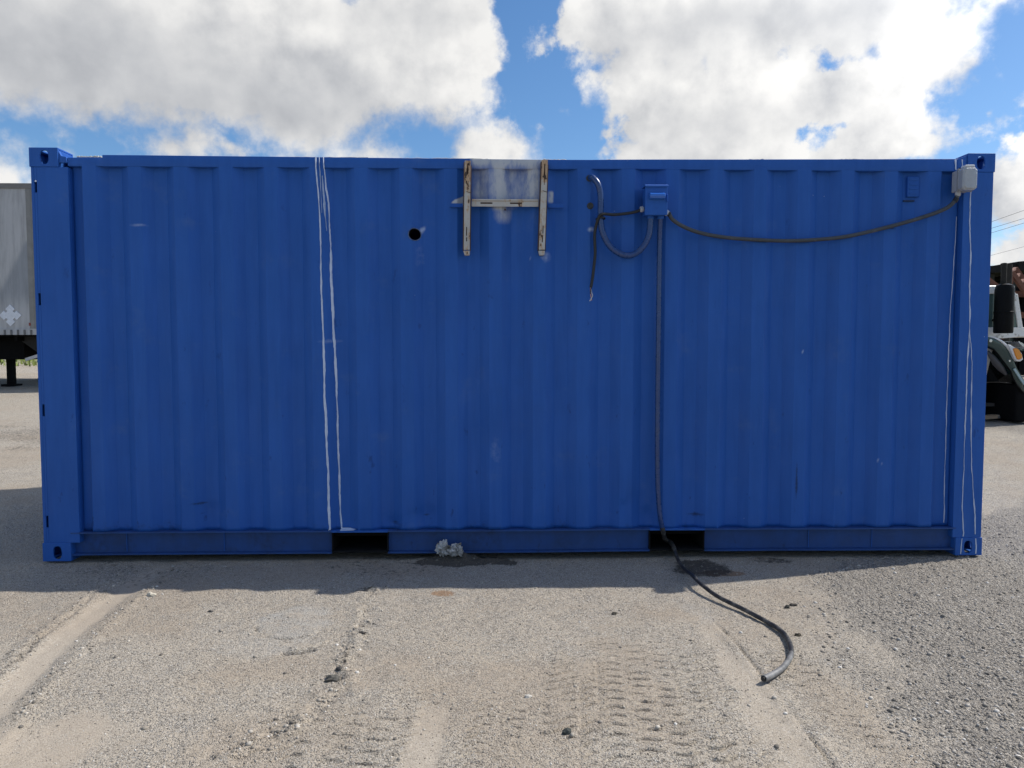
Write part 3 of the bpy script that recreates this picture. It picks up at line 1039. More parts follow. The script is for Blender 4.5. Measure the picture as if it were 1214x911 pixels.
def paint_masks(x, z):
    o = 0.85 * smooth_box(x, z, -0.30, 0.15, 2.500, 2.60, 0.02)
    o = np.maximum(o, 0.95 * smooth_box(x, z, -0.155, -0.085, 2.22, 2.52, 0.035))
    o = np.maximum(o, 0.55 * smooth_box(x, z, -0.20, -0.02, 2.26, 2.42, 0.08))
    o = np.maximum(o, 0.42 * smooth_box(x, z, -0.29, 0.12, 2.28, 2.50, 0.05))
    o = np.maximum(o, 0.75 * smooth_box(x, z, 0.035, 0.125, 2.28, 2.50, 0.045))
    o = np.maximum(o, 0.55 * smooth_box(x, z, -0.29, -0.20, 2.29, 2.38, 0.05))
    o = np.maximum(o, 0.45 * smooth_box(x, z, -0.15, -0.06, 2.15, 2.24, 0.04))
    wed = sst(x, -0.44, -0.40) * (1 - sst(x, -0.35, -0.33)) * (1 - sst(z - 2.272 - 0.55 * (x + 0.42), -0.004, 0.010)) * sst(z, 2.255, 2.262)
    o = np.maximum(o, 1.2 * wed)
    o = np.maximum(o, 0.9 * smooth_box(x, z, 0.185, 0.215, 2.275, 2.345, 0.010))
    q1, q2 = (x + 0.618) * 0.6 + (z - 2.10) * 0.8, (x + 0.618) * 0.8 - (z - 2.10) * 0.6
    s = 0.85 * np.exp(-((q1 / 0.030) ** 2 + (q2 / 0.013) ** 2))
    s = np.maximum(s, 0.17 * smooth_box(x, z, -0.66, -0.60, 1.86, 2.02, 0.04))
    s = np.maximum(s, 0.85 * np.exp(-(((x - 0.455) / 0.022) ** 2 + ((z - 2.105) / 0.014) ** 2)))
    s = np.maximum(s, 0.40 * np.exp(-(((x + 1.20) / 0.07) ** 2 + ((z - 1.40) / 0.012) ** 2)))
    s = np.maximum(s, 0.45 * np.exp(-(((x - 0.17) / 0.03) ** 2 + ((z - 1.93) / 0.03) ** 2)))
    s = np.maximum(s, 0.40 * np.exp(-(((x + 2.38) / 0.05) ** 2 + ((z - 2.12) / 0.01) ** 2)))
    s = np.maximum(s, 0.16 * np.exp(-(((x + 0.15) / 0.05) ** 2 + ((z - 0.70) / 0.12) ** 2)))
    for cx, cz in ((2.06, 0.55), (2.33, 0.63), (2.36, 0.60), (0.07, 1.92), (1.82, 1.33)):
        s = np.maximum(s, 0.6 * np.exp(-(((x - cx) / 0.006) ** 2 + ((z - cz) / 0.008) ** 2)))
    g = 0.8 * np.exp(-(((x - 1.80) / 0.012) ** 2 + ((z - 0.50) / 0.16) ** 2))
    for cx, cz, rx, rz in ((-0.80, 0.225, 0.04, 0.012), (-0.60, 0.27, 0.035, 0.012), (-2.05, 0.36, 0.06, 0.012), (-2.03, 0.29, 0.03, 0.01), (1.15, 0.27, 0.06, 0.02), (2.38, 2.12, 0.02, 0.012), (-0.82, 0.22, 0.03, 0.01)):
        g = np.maximum(g, 0.75 * np.exp(-(((x - cx) / rx) ** 2 + ((z - cz) / rz) ** 2)))
    g = np.maximum(g, 0.42 * (1 - sst(z, 0.19, 0.33)) * sst(fbm(x * 4, z * 3, 8, 3), -0.1, 0.3))
    return {'overspray': o, 'scrape': s, 'grime': g}


def side_wall():
    xs = np.arange(WX0, WX1 + 0.004, 0.0116)
    brk = []
    for k in range(-1, 21):
        c = X_REC + k * PITCH_X
        brk += [c - 0.100, c - 0.040, c + 0.040, c + 0.100]
    brk = [b for b in brk if WX0 + 0.01 < b < WX1 - 0.01]
    xs = np.unique(np.round(np.concatenate([xs, brk, [-2.721, -2.719, 2.699, 2.701]]), 4))
    zs = np.unique(np.round(np.concatenate([np.arange(WZ0, WZ1 + 0.001, 0.022), np.arange(2.0, 2.5, 0.0105)]), 4))
    # finer cells round the drilled hole
    hx, hzc, hr = -0.661, 2.071, 0.037
    xs = np.unique(np.round(np.concatenate([xs[(xs < hx - 0.06) | (xs > hx + 0.06)], np.arange(hx - 0.06, hx + 0.0601, 0.006)]), 4))
    zs = np.unique(np.round(np.concatenate([zs[(zs < hzc - 0.06) | (zs > hzc + 0.06)], np.arange(hzc - 0.06, hzc + 0.0601, 0.006)]), 4))
    X, Z = np.meshgrid(xs, zs)
    Y = wall_y(X, Z)
    xc = (X[:-1, :-1] + X[1:, 1:]) / 2
    zc = (Z[:-1, :-1] + Z[1:, 1:]) / 2
    keep = np.hypot(xc - hx, zc - hzc) > hr
    # snap the rim of the hole to a circle
    hole = ~keep
    cnt = np.zeros(X.shape, int)
    for a in (0, 1):
        for b_ in (0, 1):
            cnt[a:a + hole.shape[0], b_:b_ + hole.shape[1]] += hole
    rim = (cnt > 0) & (cnt < 4)
    r = np.hypot(X - hx, Z - hzc)
    k = np.where(rim, hr / np.maximum(r, 1e-6), 1.0)
    X = np.where(rim, hx + (X - hx) * k, X)
    Z = np.where(rim, hzc + (Z - hzc) * k, Z)
    P = np.stack([X, Y, Z], -1)
    at = {q: v.ravel() for q, v in paint_masks(X, Z).items()}
    o = grid_mesh('side_wall', P, M_BLUE, cont, smooth=True, attrs=at, keep=keep)
    o.data.set_sharp_from_angle(angle=math.radians(14))
    s = o.modifiers.new('sheet', 'SOLIDIFY')
    s.thickness = 0.0025
    s.offset = -1
    return o


side_wall()


def sub_bar(name, xs, prof, mat, parent, attrs=True, wob=0.0, bevel=0.0, bow=False):
    """a rail swept along x: prof = closed (y, z) section; subdivided so paint marks show"""
    n = len(prof)
    V, F = [], []
    for i, x in enumerate(xs):
        for (y, z) in prof:
            V.append((x, y + wob * float(vnoise(x * 1.7, z * 3.0, 71)), z + wob * float(vnoise(x * 1.3, 9.0 + y * 3, 72)) + (float(np.interp(x, (-2.6, -1.1, 0.45, 2.0, 2.8), (0.005, -0.001, -0.008, 0.006, 0.014))) if bow and z > 2.51 else 0.0)))
    for i in range(len(xs) - 1):
        for k in range(n):
            k2 = (k + 1) % n
            F.append((i * n + k, (i + 1) * n + k, (i + 1) * n + k2, i * n + k2))
    F.append(tuple(range(n)))
    F.append(tuple(reversed([(len(xs) - 1) * n + k for k in range(n)])))
    mb = MB().add(V, F)
    o = mb.build(name, mat, parent, smooth=25, bevel=bevel)
    if attrs:
        A = np.array(V)
        me = o.data
        for q, v in paint_masks(A[:, 0], A[:, 2]).items():
            a = me.attributes.new(q, 'FLOAT', 'POINT')
            a.data.foreach_set('value', v.astype(np.float32))
    return o


def rnd(y0, y1, z0, z1, r):
    """rounded rectangle section, counted so the front is y0"""
    out = []
    for cy, cz, a0 in ((y0 + r, z0 + r, 180), (y1 - r, z0 + r, 270), (y1 - r, z1 - r, 0), (y0 + r, z1 - r, 90)):
        for k in range(4):
            a = math.radians(a0 + 30 * k)
            out.append((cy + r * math.cos(a), cz + r * math.sin(a)))
    return out


# upper rail, cut lower beside the left post
xa = np.linspace(-2.585, 2.80, 260)
sub_bar('top_rail', xa, rnd(RAIL_Y, 0.07, 2.480, 2.546, 0.004), M_BLUE, cont, wob=0.004, bow=True)
sub_bar('top_rail', np.linspace(-2.80, -2.586, 14), rnd(RAIL_Y + 0.002, 0.06, 2.482, 2.536, 0.006), M_BLUE, cont, wob=0.003)
MB().prism([(-2.850, 2.572), (-2.850, 2.50), (-2.80, 2.50), (-2.805, 2.536), (-2.835, 2.542)], 'y', 0.007, 0.03).build('gusset', M_BLUE2, cont, bevel=0.003)
MB().prism([(2.850, 2.580), (2.850, 2.50), (2.79, 2.50), (2.79, 2.556), (2.83, 2.572)], 'y', 0.008, 0.03).build('gusset', M_BLUE2, cont, bevel=0.003)
# pale sealant along the roof edge, broken
for x0, x1, rr in ((-2.75, -2.60, 0.006), (-1.45, -0.95, 0.004), (-0.75, -0.2, 0.004), (0.15, 0.30, 0.005), (0.55, 0.8, 0.004), (1.3, 1.55, 0.004), (2.0, 2.2, 0.003)):
    pts = [(x, 0.030 + 0.004 * float(vnoise(x * 9, 1, 5)), 2.547 - (0.010 if x < -2.59 else 0.0) + float(np.interp(x, (-2.6, -1.1, 0.45, 2.0, 2.8), (0.005, -0.001, -0.008, 0.006, 0.014))) + 0.003 * float(vnoise(x * 14, 2, 6))) for x in np.linspace(x0, x1, 24)]
    MB().tube(pts, [rr * (0.6 + 0.9 * random.random()) for _ in pts], 7).build('sealant_bead', simple('pale_sealant', (0.50, 0.47, 0.40), 0.8, var=0.4, scale=40), cont, smooth=True)

# lower rail: channel with two lips, broken by the fork pockets
PK = ((-1.205, -0.845), (0.845, 1.205))
M_RAIL = M_BLUE


def channel(x0, x1, name='bottom_rail'):
    zt, zb = 0.186, 0.036
    prof = [(0.002, zt), (0.002, zt - 0.009), (0.050, zt - 0.012), (0.050, zb + 0.010), (0.010, zb + 0.008), (0.010, zb), (0.056, zb - 0.002), (0.056, zt)]
    return sub_bar(name, np.linspace(x0, x1, max(6, int((x1 - x0) / 0.06))), prof, M_RAILBLUE, cont, wob=0.005)


channel(-2.851, PK[0][0])
channel(PK[0][1], PK[1][0])
channel(PK[1][1], 2.851)
sub_bar('bottom_rail_lip', np.linspace(PK[0][0], PK[0][1], 10), [(0.006, 0.186), (0.006, 0.174), (0.052, 0.172), (0.052, 0.186)], M_BLUE, cont, wob=0.004)
sub_bar('bottom_rail_lip', np.linspace(PK[1][0], PK[1][1], 10), [(0.006, 0.186), (0.006, 0.174), (0.052, 0.172), (0.052, 0.186)], M_BLUE, cont, wob=0.004)
for a, b in PK:
    mb = MB()
    mb.box(a, a + 0.006, 0.016, 2.42, 0.050, 0.171)
    mb.box(b - 0.006, b, 0.016, 2.42, 0.050, 0.171)
    mb.box(a + 0.006, b - 0.006, 0.05, 2.38, 0.164, 0.171)
    mb.box(a, b, 0.012, 2.38, 0.042, 0.0495)
    mb.build('fork_pocket', simple('pocket_dark_steel', (0.008, 0.008, 0.009), 0.9, var=0.4, scale=20, spec=0.2), cont)
    MB().box(a + 0.006, b - 0.006, 1.2, 1.21, 0.050, 0.163).build('pocket_baffle', M_DARK, cont)
# weld seams on the lower rail
for x in (-2.52, -1.9, 2.32, 1.9):
    MB().box(x - 0.002, x + 0.002, 0.0425, 0.0455, 0.047, 0.173).build('weld_seam', M_BLUE2, cont)
MB().box(-2.98, 2.98, 0.055, 2.383, 0.140, 0.1635 - 0.001).build('floor_plate', M_DARK, cont)

# corner posts


def post(name, x0, x1, slots, back=False):
    mb = MB()
    y0, y1 = 0.004, 0.018
    z0, z1 = 0.118, 2.473
    s0, s1 = slots if slots else (None, None)
    if slots:
        mb.box(x0, s0, y0, y1, z0, z1)
        mb.box(s1, x1, y0, y1, z0, z1)
        zc = [z0] + [q for c in (0.255, 0.963, 1.659, 2.354) for q in (c - 0.037, c + 0.037)] + [z1]
        for a, b in zip(zc[::2], zc[1::2]):
            mb.box(s0, s1, y0, y1, a, b)
    else:
        mb.box(x0, x1, y0, y1, z0, z1)
    # returns
    xi = x1 if abs(x1) < abs(x0) else x0
    xo = x0 if abs(x1) < abs(x0) else x1
    sg = 1 if xi > xo else -1
    mb.box(min(xi, xi - sg * 0.006), max(xi, xi - sg * 0.006), y1, 0.07, z0, z1)
    mb.box(min(xo, xo + sg * 0.006), max(xo, xo + sg * 0.006), y1, 0.16, z0, z1)
    mb.box(min(xo + sg * 0.006, xi - sg * 0.006), max(xo + sg * 0.006, xi - sg * 0.006), 0.062, 0.068, z0, z1)
    return mb


def mirror_y(mb):
    m2 = MB()
    m2.v = [(x, W - y, z) for x, y, z in mb.v]
    m2.f = list(mb.f)
    return m2


pl = post('corner_post', -3.022, -2.795, (-3.003, -2.988))
pr = post('corner_post', 2.832, 3.022, None)
for mb in (pl, pr):
    mb.build('corner_post', M_BLUE2, cont, bevel=0.0025)
    mirror_y(mb).build('corner_post', M_BLUE2, cont)
MB().lathe([(0.006, 0.0015), (0.006, 0.0038)], (-2.993, 0, 2.386), 10, 'y').build('paint_chip', M_DRIP, cont)


def casting(sx, top, front):
    """hollow corner block with oval openings"""
    mb = MB()
    cx = sx * (L2 - 0.089)
    t = 0.013
    z0 = H - 0.118 if top else 0.0
    y0 = 0.0 if front else W - 0.162
    cy, cz = y0 + 0.081, z0 + 0.059
    hole_z = 0.000 if top else -0.004
    yo = 0.0 if front else W
    mb.plate((cx, yo, cz), (1, 0, 0), (0, 0, 1), (0, -1 if front else 1, 0), 0.178, 0.118, t, 0.026, 0.041, off=(-sx * 0.004, hole_z))
    mb.plate((sx * L2, cy, cz), (0, 1, 0), (0, 0, 1), (sx, 0, 0), 0.162 - 2 * t, 0.118, t, 0.026, 0.038)
    mb.plate((cx - sx * t / 2, cy, z0 + (0.118 if top else 0.0)), (1, 0, 0), (0, 1, 0), (0, 0, 1 if top else -1), 0.178 - t, 0.162 - 2 * t, t, 0.050, 0.060)
    xi = cx - sx * 0.089
    mb.box(min(xi, xi + sx * 0.012), max(xi, xi + sx * 0.012), y0 + t, y0 + 0.162 - t, z0 + (0 if top else t), z0 + (0.118 - t if top else 0.118))
    yb = y0 + 0.162 if front else y0
    mb.box(cx - 0.089, cx + 0.089, min(yb, yb - (t if front else -t)), max(yb, yb - (t if front else -t)), z0, z0 + 0.118)
    return mb.build('corner_casting', M_BLUE2, cont, bevel=0.005, seg=3)


for sx in (-1, 1):
    for top in (0, 1):
        for front in (1, 0):
            casting(sx, top, front)


# roof, far side and ends
def corrug(n, a, b, d, flat=0.3):
    out = []
    p = (b - a) / n
    for k in range(n):
        for u, w_ in ((0.0, 0), (0.27, 0), (0.5, 1), (0.77, 1)):
            out.append((a + p * (k + u), d * w_))
    out.append((b, 0))
    return out


def sheet(prof, ax, fixed, lo, hi):
    vs, fs = [], []
    for s, d in prof:
        for h in (lo, hi):
            vs.append({'far': (s, fixed - d, h), 'roof': (s, h, fixed - d), 'end+': (fixed - d, s, h), 'end-': (fixed + d, s, h)}[ax])
    for k in range(len(prof) - 1):
        fs.append((2 * k, 2 * k + 2, 2 * k + 3, 2 * k + 1))
    return MB().add(vs, fs)


sheet(corrug(20, -2.83, 2.83, 0.036), 'far', W - 0.015, 0.16, 2.50).build('far_wall', M_BLUE2, cont)
sheet(corrug(27, -2.85, 2.85, 0.018), 'roof', 2.535, 0.062, W - 0.062).build('roof', M_BLUE2, cont)
sheet(corrug(9, 0.07, W - 0.07, 0.045), 'end+', 2.99, 0.10, 2.50).build('end_wall', M_BLUE2, cont)
sheet(corrug(9, 0.07, W - 0.07, 0.045), 'end-', -2.99, 0.10, 2.50).build('end_wall', M_BLUE2, cont)
MB().box(-2.80, 2.80, W - 0.07, W - 0.012, 2.478, 2.546).build('top_rail', M_BLUE2, cont)
MB().box(-2.85, 2.85, W - 0.05, W - 0.010, 0.036, 0.186).build('bottom_rail', M_BLUE2, cont)
for x in (-3.005, 2.945):
    MB().box(x, x + 0.06, 0.163, W - 0.163, 2.48, 2.575).build('header', M_BLUE2, cont)
    MB().box(x, x + 0.06, 0.163, W - 0.163, 0.03, 0.19).build('sill', M_BLUE2, cont)
# lining of the drilled hole
MB().tube([(-0.661, 0.012 + 0.036, 2.071), (-0.661, 0.11, 2.071)], 0.0385, 24, cap=False).build('pipe_sleeve', M_BLACKRUB, cont, smooth=True, fix=False)

ring = [(-0.661 + 0.0385 * math.cos(a), float(wall_y(-0.661 + 0.0385 * math.cos(a), 2.071 + 0.0385 * math.sin(a))) - 0.0015, 2.071 + 0.0385 * math.sin(a)) for a in np.linspace(0, 2 * math.pi, 33)]
MB().tube(ring, [0.0016 + 0.0016 * random.random() for _ in ring], 6, cap=False).build('cut_edge', simple('scraped_edge_steel', (0.10, 0.15, 0.26), 0.5, var=0.6, scale=60), cont, smooth=True)

# small ventilator near the right end
mb = MB()
mb.prism([(2.487, 2.322), (2.563, 2.322), (2.563, 2.452), (2.487, 2.452)], 'y', 0.034, 0.060)
v = mb.build('ventilator', M_BLUE2, cont, bevel=0.006, seg=3)
for k in range(4):
    z = 2.34 + k * 0.028
    MB().box(2.498, 2.552, 0.0310, 0.0345, z, z + 0.012).build('louvre', M_BLUE2, v)
MB().box(2.470, 2.54, 0.044, 0.060, 2.295, 2.303).build('weld_bead', simple('dark_weld', (0.01, 0.025, 0.07), 0.7), cont)

# two rubber plugs left of the switch box
for x, z in ((0.441, 2.423), (0.447, 2.251)):
    y = float(wall_y(x, z))
    p = MB().lathe([(0.021, y + 0.004), (0.021, y - 0.004), (0.017, y - 0.008), (0.010, y - 0.006), (0.009, y - 0.002)], (x, 0, z), 20, 'y').build('cable_gland', simple('gland_rubber', (0.035, 0.04, 0.045), 0.6, var=0.5, scale=60), cont, smooth=True)


# white paint runs
def drip(pts, widths, mat, name='paint_run'):
    P = []
    for (a, b), (c, d) in zip(pts[:-1], pts[1:]):
        n = max(2, int(math.hypot(c - a, d - b) / 0.006))
        for k in range(n):
            t = k / n
            P.append((a + (c - a) * t, b + (d - b) * t))
    P.append(pts[-1])
    V, F = [], []
    seed = random.random() * 90
    for i, (x, z) in enumerate(P):
        t = i / (len(P) - 1)
        w = np.interp(t, np.linspace(0, 1, len(widths)), widths)
        w *= 0.52 + 0.80 * (0.5 + float(fbm(np.array(z * 12), np.array(seed), 5, 3)))
        x += 0.0035 * float(vnoise(z * 14, seed, 3)) + 0.0015 * float(vnoise(z * 60, seed, 4))
        a, b = P[max(0, i - 1)], P[min(len(P) - 1, i + 1)]
        dx, dz = b[0] - a[0], b[1] - a[1]
        l = math.hypot(dx, dz) or 1
        nx, nz = -dz / l, dx / l
        for k in (-1, 0, 1):
            xx, zz = x + nx * w * k, z + nz * w * k
            if abs(xx) > 2.83:
                y = 0.004 if 0.118 < zz < 2.473 else 0.0
            elif zz > 2.476:
                y = 0.0085
            elif zz < 0.188:
                y = 0.0045
            else:
                y = float(wall_y(xx, zz))
            V.append((xx, y - (0.0045 if k == 0 else 0.0012), zz))
    for i in range(len(P) - 1):
        for k in (0, 1):
            F.append((i * 3 + k, i * 3 + k + 1, i * 3 + k + 4, i * 3 + k + 3))
    return MB().add(V, F).build(name, mat, cont, smooth=True, fix=False)


drip([(-1.27, 2.545), (-1.271, 2.472), (-1.264, 2.38), (-1.258, 2.316), (-1.250, 2.108), (-1.249, 1.793), (-1.243, 1.529), (-1.236, 1.21), (-1.238, 1.05), (-1.230, 0.889), (-1.229, 0.70), (-1.222, 0.566), (-1.221, 0.348), (-1.218, 0.188)], [0.004, 0.004, 0.0055, 0.006, 0.0065, 0.006, 0.0065], M_DRIP)
drip([(-1.223, 2.545), (-1.219, 2.446), (-1.212, 2.35), (-1.201, 2.264), (-1.193, 2.056), (-1.191, 1.793), (-1.184, 1.529), (-1.173, 1.21), (-1.168, 1.0), (-1.166, 0.889), (-1.164, 0.674), (-1.159, 0.5), (-1.157, 0.348), (-1.148, 0.190)], [0.004, 0.0045, 0.006, 0.0065, 0.006, 0.006, 0.006], M_DRIP)
drip([(-1.150, 0.1895), (-1.10, 0.190), (-1.05, 0.189)], [0.005, 0.0035, 0.001], M_DRIP)
drip([(-1.249, 2.545), (-1.247, 2.46), (-1.246, 2.42), (-1.241, 2.30), (-1.238, 2.20)], [0.004, 0.003, 0.002], M_DRIPTHIN)
drip([(-1.233, 2.43), (-1.222, 2.25), (-1.214, 2.09)], [0.002, 0.005, 0.001], M_DRIPTHIN)
drip([(2.824, 2.202), (2.817, 1.962), (2.810, 1.80), (2.809, 1.721), (2.802, 1.55), (2.800, 1.316), (2.797, 1.0), (2.798, 0.879), (2.799, 0.5), (2.803, 0.205)], [0.0012, 0.0025, 0.003, 0.003, 0.0025, 0.003], M_DRIP)
drip([(2.876, 2.346), (2.876, 2.176), (2.889, 1.962), (2.889, 1.748), (2.898, 1.60), (2.900, 1.451), (2.893, 1.28), (2.890, 1.207), (2.893, 1.0), (2.892, 0.879), (2.889, 0.70), (2.892, 0.549), (2.888, 0.327), (2.905, 0.15), (2.903, 0.125)], [0.003, 0.004, 0.004, 0.0035, 0.003, 0.003], M_DRIP)
drip([(2.900, 1.451), (2.912, 1.36), (2.923, 1.261), (2.924, 1.05), (2.931, 0.879), (2.940, 0.62), (2.957, 0.438), (2.974, 0.271), (2.982, 0.14)], [0.003, 0.003, 0.0035, 0.003, 0.0035], M_DRIP)
drip([(2.982, 0.113), (2.988, 0.05), (2.986, 0.012)], [0.003, 0.0035, 0.003], M_DRIP)
drip([(2.893, 0.113), (2.890, 0.06), (2.888, 0.01)], [0.003, 0.005, 0.004], M_DRIP)
drip([(2.775, 2.552), (2.778, 2.50), (2.781, 2.485)], [0.006, 0.005, 0.004], M_DRIP)
drip([(2.819, 2.552), (2.821, 2.50), (2.820, 2.485)], [0.004, 0.004, 0.003], M_DRIP)

# ------------------------------------------------------------------ bracket left by an air conditioner
br = empty('wall_bracket', (-0.09, -0.01, 1.93), 'rusty beige H shaped bracket bolted below the top rail', 'bracket')


def upright(xt, xb, zt, zb, slots):
    """slotted channel standing off the wall, leaning slightly"""
    mb = MB()
    yf = -0.034

    def X(z):
        return xb + (xt - xb) * (z - zb) / (zt - zb)
    zs = [zb] + [q for s in slots for q in s[:2]] + [zt]
    hw = 0.0185

    def quadbox(x0, x1, y0, y1, za, zc):
        a, b = X(za), X(zc)
        mb.add([(a + x0, y0, za), (a + x1, y0, za), (a + x1, y1, za), (a + x0, y1, za), (b + x0, y0, zc), (b + x1, y0, zc), (b + x1, y1, zc), (b + x0, y1, zc)],
               [(0, 3, 2, 1), (4, 5, 6, 7), (0, 1, 5, 4), (1, 2, 6, 5), (2, 3, 7, 6), (3, 0, 4, 7)])
    for a, b in zip(zs[::2], zs[1::2]):
        quadbox(-hw, hw, yf, yf + 0.003, a, b)
    for a, b, s0, s1 in slots:
        quadbox(-hw, s0, yf, yf + 0.003, a, b)
        quadbox(s1, hw, yf, yf + 0.003, a, b)
    o = mb.build('upright', M_RUSTBEIGE, br)
    mb = MB()
    quadbox(-hw - 0.0065, -hw - 0.0005, yf + 0.001, 0.012, zb - 0.003, zt - 0.01)
    quadbox(hw + 0.0005, hw + 0.0050, yf + 0.002, 0.012, zb - 0.003, zt - 0.03)
    quadbox(-hw + 0.004, hw - 0.004, yf + 0.016, yf + 0.018, zb, zt)
    mb.build('flange', M_RUSTEDGE, o)
    # foot tab below a dark gap
    xb2 = X(zb)
    MB().prism([(xb2 - 0.022, zb - 0.004), (xb2 + 0.020, zb - 0.004), (xb2 + 0.017, zb - 0.032), (xb2 - 0.014, zb - 0.034)], 'y', yf + 0.004, 0.010).build('foot_tab', M_RUSTBEIGE, o, bevel=0.004)
    # seam where the two sections lap
    MB().bar((X(zt - 0.195) - 0.006, yf - 0.0015, zt - 0.190), (X(zt - 0.195) + 0.022, yf - 0.0015, zt - 0.199), 0.003, 0.003).build('lap_seam', M_RUSTEDGE, o)
    return o


upright(-0.323, -0.331, 2.517, 1.968, [(2.02, 2.045, -0.004, 0.002), (2.055, 2.11, -0.005, 0.001), (2.435, 2.50, -0.003, 0.005)])
upright(0.157, 0.139, 2.524, 1.970, [(2.015, 2.06, -0.002, 0.004), (2.07, 2.12, 0.000, 0.006), (2.37, 2.42, -0.001, 0.003), (2.43, 2.50, -0.003, 0.004)])
mb = MB()
zs0, zs1 = 2.240, 2.286
y0 = -0.012
for a, b in ((-0.30, -0.245), (-0.17, -0.06), (0.015, 0.118)):
    mb.box(a, b, y0, y0 + 0.003, zs0 + 0.016, zs0 + 0.026)
mb.box(-0.300, 0.118, y0, y0 + 0.003, zs0, zs0 + 0.016)
mb.box(-0.300, 0.118, y0, y0 + 0.003, zs0 + 0.026, zs1)
mb.box(-0.300, 0.118, y0 + 0.0035, 0.011, zs1 - 0.004, zs1 - 0.001)
mb.build('crossbar', M_RUSTBEIGE, br)
MB().box(-0.300, 0.118, y0 + 0.006, y0 + 0.008, zs0 + 0.004, zs1 - 0.006).build('crossbar_back', M_RUSTEDGE, br)
MB().box(-0.298, 0.116, y0 - 0.0015, y0 - 0.0003, zs1 - 0.014, zs1 - 0.010).build('crossbar_crease', simple('tan_rust', (0.33, 0.24, 0.16), 0.8, var=0.4, scale=60), br)
for a, b in ((-0.435, -0.356), (0.182, 0.275)):
    MB().prism([(-0.006, 2.236), (0.012, 2.236), (0.012, 2.262), (0.008, 2.262), (0.006, 2.242), (-0.006, 2.240)], 'x', a, b).build('crossbar_end', M_BLUE2, br)
for x, z in ((-0.09, 2.225), (-0.335, 2.15), (0.15, 2.15)):
    MB().lathe([(0.006, 0.012), (0.006, 0.004), (0.004, 0.002)], (x if z > 2.2 else x + 0.0, 0, z), 6, 'y').build('bolt', M_RUSTEDGE, br)

# ------------------------------------------------------------------ switch box and its conduits
bx = empty('switch_box', (0.842, -0.04, 2.18), 'small blue electrical switch box with raised hood on the wall', 'switch box')
MB().box(0.778, 0.908, -0.085, 0.010, 2.180, 2.352).build('body', M_BLUE2, bx, bevel=0.004, seg=3)
cv = MB().box(0.774, 0.912, -0.094, -0.086, 2.176, 2.358).build('cover', M_BLUE2, bx, bevel=0.004, seg=3)
MB().prism([(-0.095, 2.362), (-0.103, 2.356), (-0.103, 2.346), (-0.095, 2.350), (0.008, 2.357), (0.008, 2.362)], 'x', 0.771, 0.915).build('rain_lip', M_BLUE2, bx, bevel=0.002)
MB().prism([(-0.095, 2.315), (-0.128, 2.300), (-0.130, 2.286), (-0.122, 2.274), (-0.095, 2.270)], 'x', 0.797, 0.893).build('handle_hood', simple('glossy_blue_enamel', (0.03, 0.14, 0.52), 0.22, var=0.15, scale=12, spec=0.7), cv, bevel=0.004, seg=3)
MB().box(0.905, 0.913, -0.108, -0.093, 2.255, 2.300).build('latch', M_BLUE2, cv, bevel=0.002)
for x, z in ((0.765, 2.222), (0.922, 2.200)):
    MB().lathe([(0.017, -0.012), (0.019, -0.004), (0.019, 0.004), (0.015, 0.012)], (x, -0.038, z), 10, 'x').build('cable_connector', M_GREYPLASTIC, bx)
for x in (0.820, 0.883):
    MB().lathe([(0.022, 2.1795), (0.022, 2.165), (0.018, 2.160)], (x, -0.036, 0), 12).build('conduit_hub', M_BLUE2, bx)

uc = spline([(0.444, 0.020, 2.425), (0.458, -0.012, 2.420), (0.490, -0.030, 2.375), (0.506, -0.030, 2.307), (0.507, -0.030, 2.214), (0.508, -0.030, 2.150), (0.524, -0.032, 2.067), (0.572, -0.036, 1.986), (0.650, -0.038, 1.938), (0.721, -0.038, 1.944), (0.779, -0.037, 1.995), (0.811, -0.036, 2.068), (0.820, -0.036, 2.168)], 10)
u = tag(MB().tube(uc, 0.0195, 16).build('looped_conduit', M_CONDUIT, smooth=True), 'blue flexible conduit looped in a U left of the switch box', 'conduit')
cl = spline([(0.482, -0.008, 2.165), (0.500, -0.052, 2.168), (0.528, -0.050, 2.166), (0.532, -0.010, 2.164)], 6)
MB().tube(cl, 0.006, 8).build('strap', M_BLACKRUB, u, smooth=True)

bl = spline([(0.766, -0.038, 2.222), (0.730, -0.036, 2.208), (0.682, -0.034, 2.198), (0.592, -0.038, 2.188), (0.520, -0.056, 2.188), (0.494, -0.052, 2.172), (0.478, -0.030, 2.115), (0.471, -0.026, 2.057), (0.475, -0.026, 1.952), (0.468, -0.026, 1.87), (0.460, -0.026, 1.80), (0.449, -0.028, 1.735)], 8)
k = tag(MB().tube(bl, 0.0095, 12).build('hanging_cable', M_BLACKRUB, smooth=True), 'black cable from the switch box hanging down with bare wire ends', 'cable')
MB().tube(spline([(0.449, -0.028, 1.737), (0.453, -0.030, 1.705), (0.459, -0.032, 1.685), (0.450, -0.034, 1.664), (0.441, -0.034, 1.650)], 6), 0.0032, 8).build('bare_wire', M_WHITEWIRE, k, smooth=True)
MB().tube(spline([(0.447, -0.026, 1.737), (0.448, -0.020, 1.700), (0.452, -0.022, 1.676), (0.455, -0.022, 1.655)], 6), 0.0028, 8).build('bare_wire', M_COPPER, k, smooth=True)
MB().tube(spline([(0.451, -0.03, 1.737), (0.447, -0.036, 1.712), (0.444, -0.036, 1.694)], 5), 0.003, 8).build('bare_wire', M_BLACKRUB, k, smooth=True)

